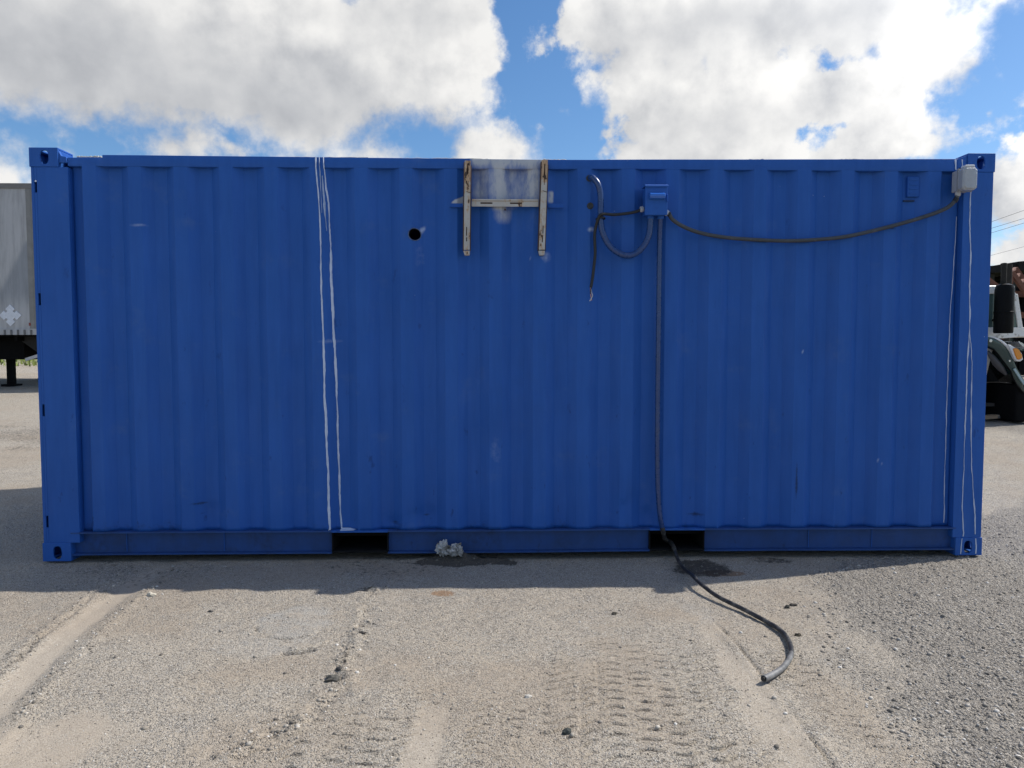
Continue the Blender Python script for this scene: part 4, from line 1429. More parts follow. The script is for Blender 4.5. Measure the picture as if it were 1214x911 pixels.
ca = spline([(0.914, -0.038, 2.203), (0.937, -0.040, 2.190), (0.959, -0.040, 2.158), (1.029, -0.034, 2.116), (1.136, -0.024, 2.080), (1.296, -0.012, 2.054), (1.511, -0.008, 2.039), (1.726, -0.008, 2.034), (1.940, -0.008, 2.046), (2.102, -0.008, 2.067), (2.316, -0.010, 2.116), (2.531, -0.016, 2.175), (2.691, -0.026, 2.233), (2.752, -0.034, 2.284), (2.768, -0.036, 2.325)], 8)
k = tag(MB().tube(ca, 0.0125, 12).build('sagging_cable', M_GREYCABLE, smooth=True), 'dark grey cable sagging along the wall between the two boxes', 'cable')
for i in (6, len(ca) - 8):
    d = (ca[i + 1] - ca[i]).normalized()
    MB().tube([ca[i] - d * 0.012, ca[i] + d * 0.012], 0.0155, 12).build('cable_tie', M_BLACKRUB, k, smooth=True)

# long conduit: riser on the wall, then out of the fork pocket over the ground
cr = empty('riser_conduit', (0.95, -0.02, 0.05), 'conduit running down the wall into the right fork pocket and out over the ground', 'conduit')
MB().tube(spline([(0.883, -0.036, 2.165), (0.883, -0.020, 2.08), (0.884, -0.010, 1.95), (0.884, -0.008, 1.42), (0.884, -0.008, 0.886), (0.887, -0.010, 0.56), (0.897, -0.012, 0.36), (0.908, -0.012, 0.265), (0.922, -0.004, 0.20)], 8), 0.0155, 14).build('painted_riser', M_CONDUIT, cr, smooth=True)
MB().tube(spline([(0.922, -0.004, 0.203), (0.930, -0.002, 0.17), (0.948, 0.035, 0.118), (0.975, 0.09, 0.088), (1.0, 0.10, 0.075), (1.003, 0.05, 0.070), (1.0, -0.02, 0.060)], 8), 0.015, 14).build('bend', M_TAILDARK, cr, smooth=True)
cord = [(0.999, -0.018, 0.046), (0.996, -0.12, 0.02), (0.985, -0.30, 0.012), (0.985, -0.47, 0.028), (0.992, -0.63, 0.030), (1.040, -0.785, 0.014), (1.118, -0.945, 0.003), (1.180, -1.07, 0.0), (1.208, -1.165, 0.0), (1.210, -1.265, 0.0), (1.182, -1.395, 0.0), (1.138, -1.500, 0.0), (1.060, -1.610, 0.0), (0.988, -1.678, 0.002), (0.936, -1.720, 0.006)]
cp = [(x, y, hz(x, y) + 0.016 + e) for x, y, e in cord]
cp[0] = (1.0, -0.02, 0.060)
sp = spline(cp, 9)
cut = int(len(sp) * 0.76)
MB().tube(sp[:cut + 1], 0.0112, 14).build('dark_length', M_TAILDARK, cr, smooth=True)
tl = MB().tube(sp[cut:], [0.0114 + 0.0025 * (i / (len(sp) - cut)) for i in range(len(sp) - cut)], 14, cap=False).build('grey_tail', M_TAIL, cr, smooth=True, fix=False)
s = tl.modifiers.new('wall', 'SOLIDIFY')
s.thickness = 0.003
s.offset = -1
d = (sp[-1] - sp[-2]).normalized()
MB().tube([sp[-1] - d * 0.04, sp[-1] + d * 0.006], 0.009, 10).build('wire_bundle', M_BLACKRUB, cr, smooth=True)

# ------------------------------------------------------------------ weatherproof outlet by the right post
ob = empty('outlet_box', (2.80, -0.03, 2.335), 'grey weatherproof outlet box with clear bubble cover by the right post', 'outlet box')
MB().box(2.752, 2.838, -0.052, 0.006, 2.340, 2.470).build('back_box', M_GREYPLASTIC, ob, bevel=0.006, seg=3)
MB().box(2.746, 2.843, -0.062, -0.053, 2.334, 2.477).build('gasket_frame', simple('darker_grey_plastic', (0.24, 0.245, 0.255), 0.5), ob, bevel=0.003)
MB().lathe([(0.017, 2.3395), (0.017, 2.322), (0.013, 2.312)], (2.768, -0.036, 0), 12).build('cable_connector', M_GREYPLASTIC, ob)
mclear, t, b, co = principled('cloudy_clear_plastic')
t.put(b.inputs['Base Color'], t.mix(t.noise(co, 40.0, 5), (0.62, 0.64, 0.67), (0.82, 0.84, 0.86)))
b.inputs['Roughness'].default_value = 0.14
b.inputs['Transmission Weight'].default_value = 0.55
b.inputs['IOR'].default_value = 1.35
prof = [(2.748, 2.352), (2.764, 2.336), (2.826, 2.336), (2.842, 2.352), (2.842, 2.462), (2.826, 2.478), (2.764, 2.478), (2.748, 2.462)]
inner = [(2.795 + (p - 2.795) * 0.80, 2.407 + (q - 2.407) * 0.84) for p, q in prof]
vs = [(p, -0.063, q) for p, q in prof] + [(p, -0.105, q) for p, q in prof] + [(p, -0.118, q) for p, q in inner]
fs = [(i + 8 * r, (i + 1) % 8 + 8 * r, (i + 1) % 8 + 8 * r + 8, i + 8 * r + 8) for r in (0, 1) for i in range(8)] + [tuple(range(16, 24))]
o = MB().add(vs, fs).build('bubble_cover', mclear, ob, bevel=0.003)
s = o.modifiers.new('wall', 'SOLIDIFY')
s.thickness = 0.003
s.offset = -1
MB().box(2.772, 2.818, -0.068, -0.0625, 2.352, 2.462).build('receptacle', simple('receptacle_face', (0.13, 0.135, 0.14), 0.5), ob, bevel=0.003)
MB().prism([(2.764, 2.479), (2.826, 2.479), (2.822, 2.492), (2.768, 2.492)], 'y', -0.108, -0.060).build('hinge', simple('painted_highlight_white', (0.72, 0.73, 0.74), 0.4, var=0.08), ob, bevel=0.003)  # white colour carries the highlight along the top of the cover

# ------------------------------------------------------------------ crumpled lump in front of the rail


def crumple(name, c, r, seed, squash, mat, parent=None):
    from mathutils import noise
    bm = bmesh.new()
    bmesh.ops.create_icosphere(bm, subdivisions=4, radius=1.0)
    off = Vector((seed * 3.1, seed * 1.7, seed))
    for v in bm.verts:
        p = v.co.copy()
        q = abs(noise.noise(p * 1.6 + off)) * 1.1 + abs(noise.noise(p * 3.7 + off)) * 0.5
        v.co = p * (0.62 + q)
        v.co = Vector((v.co.x * squash[0], v.co.y * squash[1], v.co.z * squash[2])) * r + Vector(c)
    me = bpy.data.meshes.new(name)
    bm.to_mesh(me)
    bm.free()
    return link(name, me, mat, parent)


lump = empty('crumpled_paper', (-0.45, -0.03, 0.0), 'crumpled whitish lump lying against the bottom rail', 'litter')
mp, t, b, co = principled('dirty_white_pulp')
t.put(b.inputs['Base Color'], t.mix(t.ss(t.noise(co, 16.0, 6, 0.7), 0.42, 0.66), (0.46, 0.45, 0.44), (0.10, 0.088, 0.07)))
b.inputs['Roughness'].default_value = 0.95
t.put(b.inputs['Normal'], t.bump(t.noise(co, 70.0, 6, 0.7), 0.8, 0.006))
crumple('wad', (-0.488, -0.020, 0.072), 0.040, 1.0, (0.95, 0.7, 1.1), mp, lump)
crumple('wad', (-0.412, -0.022, 0.066), 0.040, 2.4, (1.15, 0.7, 0.95), mp, lump)
crumple('wad', (-0.450, -0.026, 0.052), 0.026, 3.3, (1.3, 0.8, 0.6), mp, lump)

# ------------------------------------------------------------------ semi-trailer, far left


def wheel(name, c, r, w, parent, ax='y'):
    t_ = MB().lathe([(r * 0.55, -w / 2), (r * 0.93, -w / 2), (r, -w * 0.36), (r, w * 0.36), (r * 0.93, w / 2), (r * 0.55, w / 2)], c, 32, ax).build(name, M_BLACKRUB, parent, smooth=True)
    MB().lathe([(r * 0.15, -w * 0.50), (r * 0.20, -w * 0.36), (r * 0.54, -w * 0.30), (r * 0.57, -w * 0.47), (r * 0.57, w * 0.47), (r * 0.2, w * 0.4)], c, 24, ax).build('rim', M_CHROME, t_, smooth=True)
    return t_


TY = 9.9
TG = hz(-10, 10.5)
tr = empty('semi_trailer', (-13.2, TY + 1.3, TG), 'weathered grey white box trailer parked behind the left end', 'trailer')
mt, t, b, co = principled('weathered_trailer_skin')
x, y, z = t.sep(co)
c = t.mix(t.noise(co, 1.5, 6), (0.35, 0.352, 0.36), (0.47, 0.472, 0.475))
st = t.noise(t.xyz(t.m('MULTIPLY', x, 6.0), y, t.m('MULTIPLY', z, 0.7)), 1.5, 6, 0.65)
c = t.mix(t.lin(st, 0.45, 0.75, 0.0, 0.55), c, (0.13, 0.13, 0.13))
# old cut of cleaner, bluish paint on the lower half
dg = t.m('ADD', t.m('MULTIPLY', t.m('SUBTRACT', x, -10.15), 1.9), 1.65)
bluish = t.m('MULTIPLY', t.ss(t.m('SUBTRACT', dg, t.m('SUBTRACT', z, TG)), -0.1, 0.15), t.ss(t.m('SUBTRACT', z, TG), 2.98, 2.90))
bluish = t.m('MULTIPLY', bluish, t.ss(t.m('SUBTRACT', z, TG), 1.45, 2.0))
c = t.mix(t.m('MULTIPLY', bluish, 0.5), c, (0.115, 0.145, 0.18))
t.put(b.inputs['Base Color'], c)
b.inputs['Roughness'].default_value = 0.5
X0, X1 = -19.6, -7.3
zf, zt = TG + 1.08, TG + 4.06
xs = np.linspace(X0, X1, 7)
for a, c2 in zip(xs[:-1], xs[1:]):
    MB().box(a + 0.004, c2 - 0.004, TY, TY + 0.03, zf + 0.12, zt - 0.10).build('side_panel', mt, tr)
    p = MB()
    p.box(c2 - 0.035, c2 + 0.035, TY - 0.008, TY, zf + 0.12, zt - 0.10)
    p.build('seam_strip', simple('grey_alu', (0.20, 0.198, 0.19), 0.5, var=0.3, scale=6), tr)
MB().box(-9.43, -9.34, TY - 0.012, TY - 0.001, zf + 0.12, zt - 0.10).build('seam_strip', simple('grey_alu', (0.4, 0.4, 0.4)), tr)
MB().box(X0, X1, TY - 0.02, TY + 0.05, zt - 0.10, zt).build('upper_rail', simple('upper_rail_grey', (0.17, 0.16, 0.15), 0.6), tr)
MB().box(X0, X1, TY - 0.02, TY + 0.05, zf, zf + 0.12).build('lower_rail', mt, tr)
for x in np.arange(-12.0, -7.4, 0.13):
    MB().box(x - 0.018, x + 0.018, TY - 0.032, TY - 0.0205, zf, zf + 0.10).build('rub_post', simple('rub_post_dark', (0.12, 0.12, 0.12)), tr)
MB().box(X0, X1, TY + 0.05, TY + 2.55, zt - 0.06, zt - 0.01).build('trailer_roof', mt, tr)
MB().box(X0, X1, TY + 2.55, TY + 2.60, zf, zt).build('far_side', mt, tr)
MB().box(X0, X0 + 0.05, TY + 0.05, TY + 2.55, zf, zt - 0.06).build('rear_door', mt, tr)
MB().box(X1 - 0.05, X1, TY + 0.05, TY + 2.55, zf, zt - 0.06).build('front_wall', mt, tr)
MB().box(X0, X1, TY + 0.06, TY + 2.54, zf - 0.03, zf + 0.04).build('deck', M_DARK, tr)
mb = MB()
mb.box(X0, X1, TY + 0.85, TY + 0.95, zf - 0.35, zf - 0.03)
mb.box(X0, X1, TY + 1.65, TY + 1.75, zf - 0.35, zf - 0.03)
for x in np.arange(X0 + 0.2, X1, 0.6):
    mb.box(x, x + 0.05, TY + 0.08, TY + 2.5, zf - 0.12, zf - 0.035)
mb.build('under_frame', M_DARK, tr)
MB().prism([(-9.95, zf - 0.02), (-9.35, zf - 0.46), (-8.4, zf - 0.48), (-8.4, zf - 0.02)], 'y', TY + 0.30, TY + 0.36).build('brace_plate', simple('grimy_plate', (0.035, 0.035, 0.034), 0.9, var=0.4, spec=0.1), tr)
MB().box(-11.5, -9.86, TY + 0.45, TY + 1.2, zf - 0.50, zf - 0.04).build('tool_box', M_DARK, tr)
for y in (TY + 0.75, TY + 1.95):
    g = hz(-10.1, y)
    lg = MB().box(-10.44, -10.32, y, y + 0.12, g + 0.05, zf - 0.12).build('landing_leg', M_DARK, tr)
    MB().box(-10.51, -10.25, y - 0.08, y + 0.20, g + 0.0, g + 0.05).build('foot', M_DARK, lg)
MB().bar((-9.70, TY + 0.25, zf - 0.50), (-9.45, TY + 0.25, zf - 0.42), 0.05, 0.06).build('crank_handle', simple('pale_grey_paint', (0.5, 0.5, 0.5)), tr)
MB().bar((-10.04, TY + 0.81, zf - 0.2), (-9.2, TY + 0.81, zf - 0.45), 0.05, 0.05).build('leg_brace', M_DARK, tr)
for x in (-18.2, -16.9):
    for y in (TY + 0.2, TY + 2.2):
        wheel('tyre', (x, y, hz(x, y) + 0.50), 0.5, 0.5, tr)
    MB().tube([(x, TY + 0.2, TG + 0.52), (x, TY + 2.2, TG + 0.52)], 0.06, 10).build('axle', M_DARK, tr)
# placard holder: a diamond of four plates
cx, cz = -9.81, zf + 0.385
for dx, dz in ((0.125, 0), (-0.125, 0), (0, 0.125), (0, -0.125), (0, 0)):
    s_ = 0.135 if dx == dz == 0 else 0.092
    MB().prism([(cx + dx + s_, cz + dz), (cx + dx, cz + dz + s_), (cx + dx - s_, cz + dz), (cx + dx, cz + dz - s_)], 'y', TY - 0.012 - (0.002 if dx == dz == 0 else 0), TY - 0.003).build('placard', simple('pale_placard', (0.62, 0.65, 0.70), 0.5), tr)
MB().box(-9.45, -9.41, TY - 0.014, TY - 0.001, zf + 0.18, zf + 0.24).build('marker_lamp', simple('dull_red_lens', (0.20, 0.03, 0.025), 0.3), tr)

# ------------------------------------------------------------------ scrapped truck, far right
KX, KY = 6.62, 5.75
KG = hz(KX + 0.5, KY)
tk = empty('scrap_truck', (KX - 0.4, KY + 1.0, KG), 'stripped truck with white cab and dark green fender behind the right end', 'truck')
M_CAB = simple('faded_white_cab', (0.80, 0.78, 0.72), 0.4, var=0.1, scale=6, dirt=(0.32, 0.27, 0.21), dirt_amt=0.35, dirt_scale=9)
M_GREEN = simple('dark_green_enamel', (0.012, 0.045, 0.044), 0.16, var=0.2, scale=5, spec=0.6, coat=0.4)
M_RUST = simple('brown_rust', (0.16, 0.07, 0.045), 0.9, var=0.5, scale=14, bump=0.3)
M_GLASS, t, b, co = principled('greenish_window_glass')
b.inputs['Base Color'].default_value = (0.10, 0.17, 0.16, 1)
b.inputs['Roughness'].default_value = 0.08
b.inputs['Transmission Weight'].default_value = 0.3
b.inputs['Specular IOR Level'].default_value = 0.6


def kz(py, d=10.25):
    return 1.3611 + (411.7 - py) / 841.97 * d


def kx(px, d=10.25):
    return -0.1487 + math.tan(math.atan((px - 607) / 841.97) + YAW) * (d * 1.0)


ZB, ZR = kz(388), kz(348)
# cab: built from pillars, roof, sill and panes
XA, XB = kx(1152), kx(1203)
y0, y1 = KY, KY + 2.0
for yy in (y0, y1 - 0.05):
    mb = MB()
    mb.prism([(XA - 1.1, kz(470)), (XA - 1.1, ZB), (kx(1214), ZB), (kx(1214), kz(399)), (kx(1180), kz(402)), (kx(1166), kz(470))], 'y', yy, yy + 0.05)
    mb.build('cab_side', M_CAB, tk, bevel=0.008)
    mb = MB()
    mb.prism([(XA - 1.1, ZB), (XA - 1.1, ZR), (XA - 0.9, ZR), (XA - 0.9, ZB)], 'y', yy, yy + 0.05)
    mb.prism([(XA - 1.1, ZR), (XA - 1.1, ZR + 0.08), (XB - 0.08, ZR + 0.08), (XB, ZR)], 'y', yy, yy + 0.05)
    mb.prism([(XB - 0.05, ZR), (XB + 0.02, ZR), (kx(1212), ZB), (kx(1206), ZB)], 'y', yy, yy + 0.05)
    mb.prism([(kx(1181), ZB), (kx(1184), ZB), (kx(1184), ZR), (kx(1181), ZR)], 'y', yy, yy + 0.05)
    mb.build('pillar', M_CAB, tk, bevel=0.008)
    MB().prism([(XA - 0.9, ZB), (XA - 0.9, ZR), (XB - 0.05, ZR), (kx(1206), ZB)], 'y', yy + 0.02, yy + 0.028).build('side_window', M_GLASS, tk)
MB().box(XA - 1.1, XB - 0.02, y0, y1, ZR + 0.07, ZR + 0.125).build('cab_roof', M_CAB, tk, bevel=0.03, seg=3)
MB().box(XA - 1.15, XA - 1.1, y0 + 0.05, y1 - 0.05, kz(470), ZR + 0.07).build('cab_back', M_CAB, tk)
MB().bar((XB + 0.0, KY + 1.0, ZR + 0.03), (kx(1210), KY + 1.0, ZB), 0.02, 1.85, up=(0, 1, 0)).build('windscreen', M_GLASS, tk)
MB().box(kx(1166), kx(1225), y0 + 0.05, y1 - 0.05, kz(400), kz(396)).build('cowl', M_CAB, tk, bevel=0.01)
# air cleaner standing beside the cab, with its intake pipe
D2 = 9.95
ax_, ay = kx(1194.5, D2), KY - 0.20
ac = MB().lathe([(0.115, kz(395, D2)), (0.122, kz(393, D2)), (0.122, kz(371, D2)), (0.127, kz(370.5, D2)), (0.127, kz(369, D2)), (0.122, kz(368.5, D2)), (0.122, kz(342, D2)), (0.105, kz(337, D2)), (0.05, kz(335, D2))], (ax_, ay, 0), 28).build('air_cleaner', simple('black_canister', (0.004, 0.004, 0.004), 0.55, var=0.3, spec=0.12), tk, smooth=True)
MB().tube([(ax_ - 0.02, ay, kz(336, D2)), (ax_ - 0.02, ay, kz(318, D2)), (ax_ - 0.01, ay + 0.02, kz(311, D2))], [0.036, 0.036, 0.042], 14).build('intake_pipe', simple('grey_brown_pipe', (0.035, 0.032, 0.027), 0.8, var=0.4, spec=0.1), tk, smooth=True)
MB().box(ax_ - 0.02, ax_ + 0.02, ay + 0.10, KY + 0.01, kz(380, D2), kz(377, D2)).build('canister_bracket', M_DARK, tk)
# fender: curved shell with wheel arch, swept across the truck's side
FY0, FY1 = KY - 0.35, KY + 0.30


def fpt(px, py, d=9.85):
    return kx(px, d), kz(py, d)


outer = [fpt(*q) for q in ((1158, 400), (1166, 398), (1174, 399), (1182, 401), (1190, 405), (1197, 411), (1202, 418), (1206, 427), (1210, 436), (1216, 446), (1224, 458))]
innr = [fpt(*q) for q in ((1158, 408), (1166, 409), (1174, 411), (1181, 414), (1187, 421), (1192, 428), (1197, 434), (1202, 440), (1205, 448), (1210, 457), (1218, 466))]
mb = MB()
n = len(outer)
vs = [(p, FY0 + 0.02, q) for p, q in outer] + [(p, FY0, q - 0.01) for p, q in innr] + [(p + 0.05, FY1, q + 0.03) for p, q in outer]
mb.add(vs, [(i, i + 1, n + i + 1, n + i) for i in range(n - 1)] + [(i + 1, i, 2 * n + i, 2 * n + i + 1) for i in range(n - 1)])
f = mb.build('fender', M_GREEN, tk, smooth=50)
s = f.modifiers.new('skin', 'SOLIDIFY')
s.thickness = 0.012
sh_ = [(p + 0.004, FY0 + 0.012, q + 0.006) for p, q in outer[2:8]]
MB().tube(sh_, [0.004, 0.010, 0.016, 0.019, 0.015, 0.006], 8).build('fender_highlight', simple('pale_bezel_and_sheen', (0.70, 0.71, 0.72), 0.25, var=0.08, spec=0.8), f, smooth=True)  # pale tube added as the sheen along the fender's shoulder
lip = [(p, FY0 - 0.004, q - 0.012) for p, q in innr]
MB().tube(lip, 0.012, 8).build('arch_lip', M_DARK, f, smooth=True)
flare = [fpt(*q) for q in ((1181, 413), (1187, 420), (1192, 427), (1198, 434), (1204, 441))]
MB().tube([(p - 0.05, FY0 + 0.05, q - 0.05) for p, q in flare], [0.02, 0.04, 0.05, 0.045, 0.02], 10).build('flap', simple('grey_rubber', (0.05, 0.05, 0.055), 0.6), f, smooth=True)
# bright bezel and amber lamp on the fender's shoulder
bz = [fpt(*q) for q in ((1196, 408), (1201, 410), (1207, 413), (1213, 419), (1215, 427), (1212, 429), (1208, 429), (1205, 426), (1202, 420), (1199, 414))]
MB().prism(bz, 'y', FY0 - 0.03, FY0 + 0.25).build('lamp_bezel', simple('pale_bezel_and_sheen', (0.70, 0.71, 0.72), 0.25, var=0.08, spec=0.8), tk, bevel=0.012, seg=3)
am = [fpt(*q) for q in ((1202, 413.5), (1205, 412.5), (1209, 415), (1212.5, 421), (1213, 425), (1210, 427), (1207, 426.5), (1204.5, 421))]
MB().prism(am, 'y', FY0 - 0.048, FY0 - 0.02).build('turn_signal', simple('amber_lens', (0.75, 0.26, 0.02), 0.18, var=0.12, scale=40, spec=0.7), tk, bevel=0.010, seg=3)
for k_, (a, b2) in enumerate(((1206, 405), (1209, 406.5), (1212, 408), (1215, 410))):
    p0, q0 = fpt(a, b2)
    MB().bar((p0, FY0 + 0.1, q0), (p0 + 0.07, FY0 + 0.1, q0 - 0.07), 0.35, 0.016).build('grille_bar', M_CHROME, tk)
p0, q0 = fpt(1177, 404)
MB().lathe([(0.022, FY0 - 0.006), (0.022, FY0 + 0.02)], (p0, 0, q0), 12, 'y').build('marker', M_CHROME, tk)
p0, q0 = fpt(1200, 428.5)
MB().lathe([(0.014, FY0 - 0.012), (0.014, FY0 + 0.02)], (p0, 0, q0), 12, 'y').build('bolt', M_CHROME, tk)
p0, q0 = fpt(1205, 438)
p1, q1 = fpt(1218, 457)
MB().bar((p0, FY0 - 0.02, q0), (p1, FY0 - 0.02, q1), 0.02, 0.03).build('trim', simple('pale_teal_trim', (0.35, 0.45, 0.46), 0.3), tk)
# engine and chassis
MB().box(kx(1172), kx(1230), KY + 0.6, KY + 1.4, kz(470), kz(405)).build('engine', M_DARK, tk, bevel=0.03)
MB().tube([(kx(1196), KY + 0.45, kz(399.5)), (kx(1206), KY + 0.5, kz(397)), (kx(1218), KY + 0.5, kz(399))], 0.045, 10).build('rusty_pipe', M_RUST, tk, smooth=True)
for yy in (KY + 0.35, KY + 1.55):
    MB().box(XA - 4.0, kx(1225), yy, yy + 0.09, kz(478), kz(460)).build('frame_rail', M_DARK, tk)
MB().box(kx(1160), kx(1222), KY + 0.1, KY + 1.8, kz(484), kz(480)).build('cross_member', simple('worn_dark_metal', (0.06, 0.055, 0.05), 0.6), tk)
MB().box(kx(1168), kx(1216), KY + 0.44, KY + 0.5, kz(482), kz(412)).build('inner_fender', M_DARK, tk)
MB().box(kx(1208, 9.9), kx(1232, 9.9), FY0 + 0.02, FY1 + 1.6, kz(503, 9.9), kz(457, 9.9)).build('bumper', M_DARK, tk, bevel=0.03)
for yy in (KY + 0.1, KY + 1.9):
    wheel('tyre', (XA - 2.4, yy, KG + 0.48), 0.5, 0.28, tk)
# junk under the truck
for i, (a, b2, c2, d2, w_, col_) in enumerate(((1166, 488, 1178, 490, 0.05, (0.30, 0.21, 0.13)), (1174, 491, 1190, 493, 0.05, (0.42, 0.36, 0.28)), (1188, 492, 1206, 494, 0.045, (0.34, 0.25, 0.17)), (1198, 494, 1211, 493, 0.05, (0.55, 0.54, 0.52)), (1180, 496, 1202, 497, 0.03, (0.16, 0.15, 0.14)))):
    xa_, xb_ = kx(a, 10.3), kx(c2, 10.3)
    za = hz(xa_, 5.75) + 0.03
    jx = ['brown board end lying under the truck nearest the container', 'tan splintered board lying under the middle of the truck', 'brown board lying under the green fender', 'pale broken board under the amber lamp', 'dark strip of scrap in front of the boards under the truck'][i]
    tag(MB().bar((xa_, 5.75 + 0.07 * (i % 3), za + 0.02), (xb_, 5.70 + 0.1 * (i % 2), za + 0.04), 0.14, w_).build('scrap_board', simple('scrap_wood_%d' % i, col_, 0.9, var=0.4, scale=20)), jx, 'scrap', 'boards under the truck')

# ------------------------------------------------------------------ dark shed and rusty truss behind the truck


def far_pt(px, py, d):
    return kx(px, d), d - 4.51, kz(py, d)


SD = 30.0
sx0, sy, sz1 = far_pt(1120, 322, SD)
sx1, _, _ = far_pt(1330, 305, SD)
SG = hz(20, 27)
sh = empty('open_shed', ((sx0 + sx1) / 2, sy + 3, SG), 'dark open sided shed roof behind the truck', 'shed')
M_SHED = simple('dark_tin', (0.018, 0.0175, 0.018), 0.85, var=0.4, scale=2, spec=0.1)
xm, _, zm = far_pt(1191, 311.5, SD)
zl = far_pt(1166, 317, SD)[2]
zr_ = far_pt(1214, 309, SD)[2]
MB().prism([(sx0, zl - 0.1), (sx0, zl - 0.35), (xm, zm - 0.35 - 0.05), (xm, zm - 0.08)], 'y', sy - 0.5, sy + 9).build('roof_sheet', M_SHED, sh)
MB().prism([(xm + 0.01, zm), (xm + 0.01, zm - 0.4), (sx1, zr_ + 0.2 - 0.3), (sx1, zr_ + 0.35)], 'y', sy - 0.6, sy + 9).build('roof_sheet', M_SHED, sh)
zd = kz(344, SD)
MB().box(sx0, sx1, sy + 2.5, sy + 2.6, zd, zm - 0.5).build('underside_shade_sheet', M_SHED, sh)  # dark sheet standing in for the shade under the roof
for k_ in range(9):
    x = sx0 + (sx1 - sx0) * k_ / 8
    MB().box(x - 0.10, x + 0.10, sy, sy + 0.2, SG, zm - 0.45).build('post', simple('shed_post_grey', (0.045, 0.045, 0.043), 0.9, spec=0.1), sh)
    MB().box(x - 0.05, x + 0.05, sy + 0.2, sy + 8.5, zm - 0.62, zm - 0.47).build('rafter', M_SHED, sh)
px_, py_, _ = far_pt(1191, 320, 16.0)
pz = hz(px_, py_)
ps = tag(MB().tube([(px_, py_, pz), (px_ + 0.02, py_, kz(330, 16)), (px_ + 0.03, py_, kz(313, 16))], [0.075, 0.07, 0.06], 10).build('wooden_post', simple('weathered_post', (0.04, 0.037, 0.033), 0.95, var=0.4, scale=9, bump=0.4, spec=0.1), smooth=True), 'grey wooden post standing behind the truck cab', 'post')


def truss(name, a, b, d, width, label, rungs):
    P0, P1 = Vector(far_pt(*a, d)), Vector(far_pt(*b, d))
    r = empty(name, (P0.x, P0.y, P0.z), label, 'truss')
    off = Vector((width, 0.9, 0.25 * width))
    for o_ in (Vector((0, 0, 0)), off):
        MB().bar(P0 + o_, P1 + o_, 0.10, 0.10).build('chord', M_RUST, r)
    for k_ in range(rungs + 1):
        q = P0.lerp(P1, k_ / rungs)
        MB().bar(q + off * 0.03, q + off * 0.97, 0.06, 0.06).build('rung', M_RUST, r)
    return r


t1 = truss('rusty_truss', (1195, 322), (1232, 372), 17.0, 0.75, 'rusty ladder like steel truss leaning at the right edge', 7)
t2 = truss('rusty_truss', (1150, 318), (1182, 342), 17.0, -0.7, 'rusty truss end low beside the container edge', 6)
for a, b, rt in (((1195, 322), (1195, 336), t1), ((1165, 341), (1186, 340), t2)):
    MB().bar(far_pt(*a, 17.0), far_pt(*b, 17.0), 0.07, 0.07).build('strut', M_RUST, rt)
rk = empty('steel_rack', (kx(1215, 17.0), 12.5, hz(12, 12.5)), 'dark steel rack with rusty beams right of the truck cab', 'rack')
for py in (348, 373):
    MB().bar(far_pt(1150, py, 17.5), far_pt(1290, py + 1, 17.5), 0.25, 0.14).build('beam', M_RUST, rk)
for px in (1158, 1206, 1208.5, 1213, 1250, 1288):
    x_, y_, _ = far_pt(px, 350, 17.6)
    MB().box(x_ - 0.05, x_ + 0.05, y_, y_ + 0.1, hz(x_, y_), kz(340, 17.6)).build('post', M_DARK, rk)
dm = MB().box(kx(1203, 18), kx(1300, 18), 13.6, 15.2, hz(13, 14), kz(364, 18)).build('scrap_bin', simple('dark_green_bin', (0.02, 0.035, 0.028), 0.6), bevel=0.03)
MB().box(kx(1203, 18) - 0.04, kx(1300, 18) + 0.04, 13.55, 13.6, kz(366.5, 18), kz(363.5, 18)).build('rim', simple('bin_rim', (0.28, 0.13, 0.11), 0.7), dm)
tag(dm, 'dark bin with reddish rim right of the truck', 'bin')

# overhead wires
for i, (a, b, lb) in enumerate((((1174, 261), (1214, 246.5), 'topmost thin overhead wire right of the container'), ((1174, 269), (1214, 256.5), 'second overhead wire from the top'), ((1174, 274.5), (1214, 262), 'third overhead wire from the top'), ((1170, 302.5), (1214, 290.5), 'lowest overhead wire just above the shed'))):
    A, B = Vector(far_pt(*a, 45.0)), Vector(far_pt(*b, 45.0))
    dv = B - A
    pts = []
    for k_ in range(-6, 9):
        q = A + dv * k_
        q.z += 0.004 * (k_ - 0.5) ** 2 - 0.001
        pts.append(q)
    tag(MB().tube(pts, 0.013 if i < 3 else 0.010, 6).build('overhead_wire', simple('wire_grey', (0.10, 0.10, 0.11), 0.6), smooth=True), lb, 'wire', 'overhead wires')

# ------------------------------------------------------------------ weeds under the trailer and trees far off


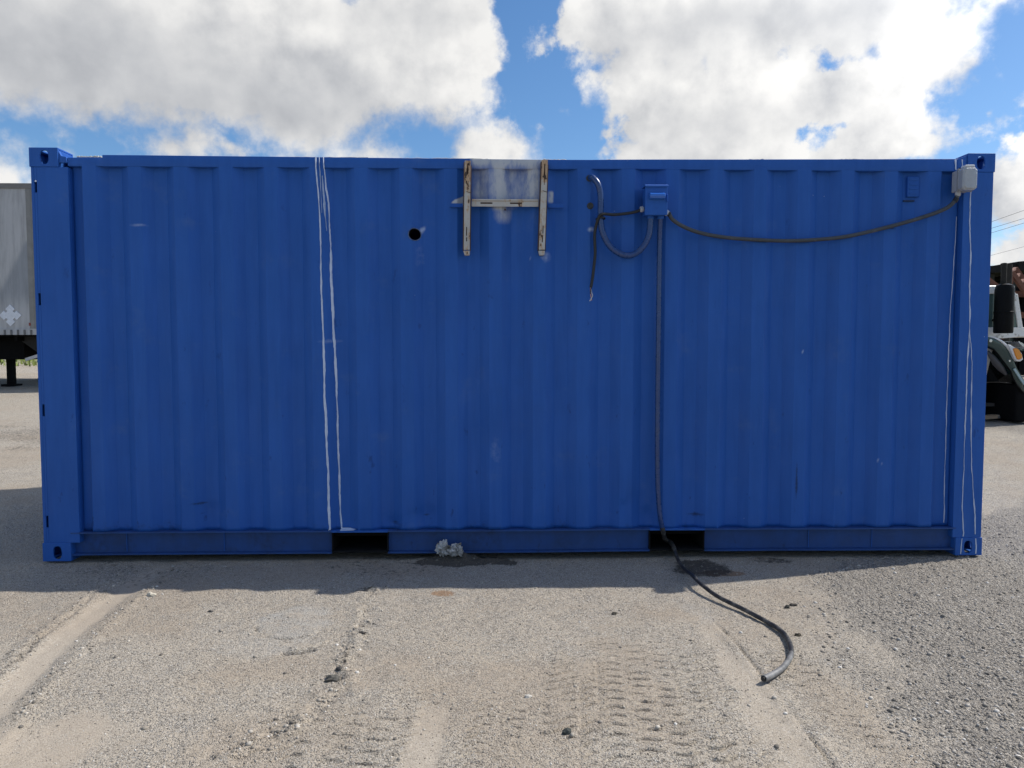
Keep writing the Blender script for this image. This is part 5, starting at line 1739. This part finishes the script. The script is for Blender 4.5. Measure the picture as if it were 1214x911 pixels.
def grass_tufts():
    V, F = [], []
    n = 2600
    x = -26 + 23 * rng.random(n)
    y = 17 + 14 * rng.random(n)
    z = height(x, y)
    for i in range(n):
        h = 0.06 + 0.14 * rng.random()
        a = rng.random() * 6.28
        w_ = 0.03 + 0.03 * rng.random()
        dx, dy = math.cos(a) * w_, math.sin(a) * w_
        lx, ly = 0.1 * (rng.random() - 0.5), 0.1 * (rng.random() - 0.5)
        b = len(V)
        V += [(x[i] - dx, y[i] - dy, z[i] - 0.01), (x[i] + dx, y[i] + dy, z[i] - 0.01), (x[i] + lx, y[i] + ly, z[i] + h)]
        F.append((b, b + 1, b + 2))
    o = raw_mesh('grass', np.array(V), np.array(F), simple('weed_green', (0.16, 0.20, 0.045), 0.8, var=0.4, scale=3), smooth=False)
    tag(o, 'strip of weeds beyond the trailer', 'grass', kind='stuff')


grass_tufts()


def far_tree(x, y, h, rad, label, seed):
    r = np.random.default_rng(seed)
    g = hz(x, y)
    root = empty('tree', (x, y, g), label, 'tree', 'trees far behind the yard')
    MB().tube([(x, y, g - 0.1), (x + 0.1, y, g + h * 0.35), (x - 0.1, y + 0.1, g + h * 0.75)], [0.22, 0.16, 0.06], 8).build('trunk', simple('bark', (0.09, 0.07, 0.05), 0.9, var=0.4), root, smooth=True)
    n = 2600
    cl = r.normal(size=(26, 3))
    cl /= np.linalg.norm(cl, axis=1, keepdims=True)
    cl *= (0.35 + 0.6 * r.random((26, 1)))
    ci = r.integers(0, 26, n)
    p = cl[ci] + r.normal(size=(n, 3)) * 0.17
    p = p * np.array([rad, rad, h * 0.40]) + np.array([x, y, g + h * 0.60])
    a = r.normal(size=(n, 3))
    a /= np.linalg.norm(a, axis=1, keepdims=True)
    b = np.cross(a, r.normal(size=(n, 3)))
    b /= np.linalg.norm(b, axis=1, keepdims=True)
    s = (0.10 + 0.12 * r.random((n, 1)))
    V = np.stack([p - a * s, p + b * s * 0.6, p + a * s, p - b * s * 0.6], 1).reshape(-1, 3)
    F = np.arange(4 * n).reshape(n, 4)
    o = raw_mesh('crown', V, F, simple('leaf_green', (0.055, 0.085, 0.022), 0.7, var=0.5, scale=1.2), root, smooth=False)


for i, (px, d, h, rad, lb) in enumerate(((1216, 52, 3.1, 2.3, 'low green tree glimpsed behind the rack at the right edge'), (1180, 60, 3.0, 2.6, 'low tree beyond the shed close to the container edge'), (20, 60, 2.2, 3.0, 'low tree far behind the trailer'))):
    x_, y_, _ = far_pt(px, 400, d)
    far_tree(x_, y_, h, rad, lb, 50 + i)
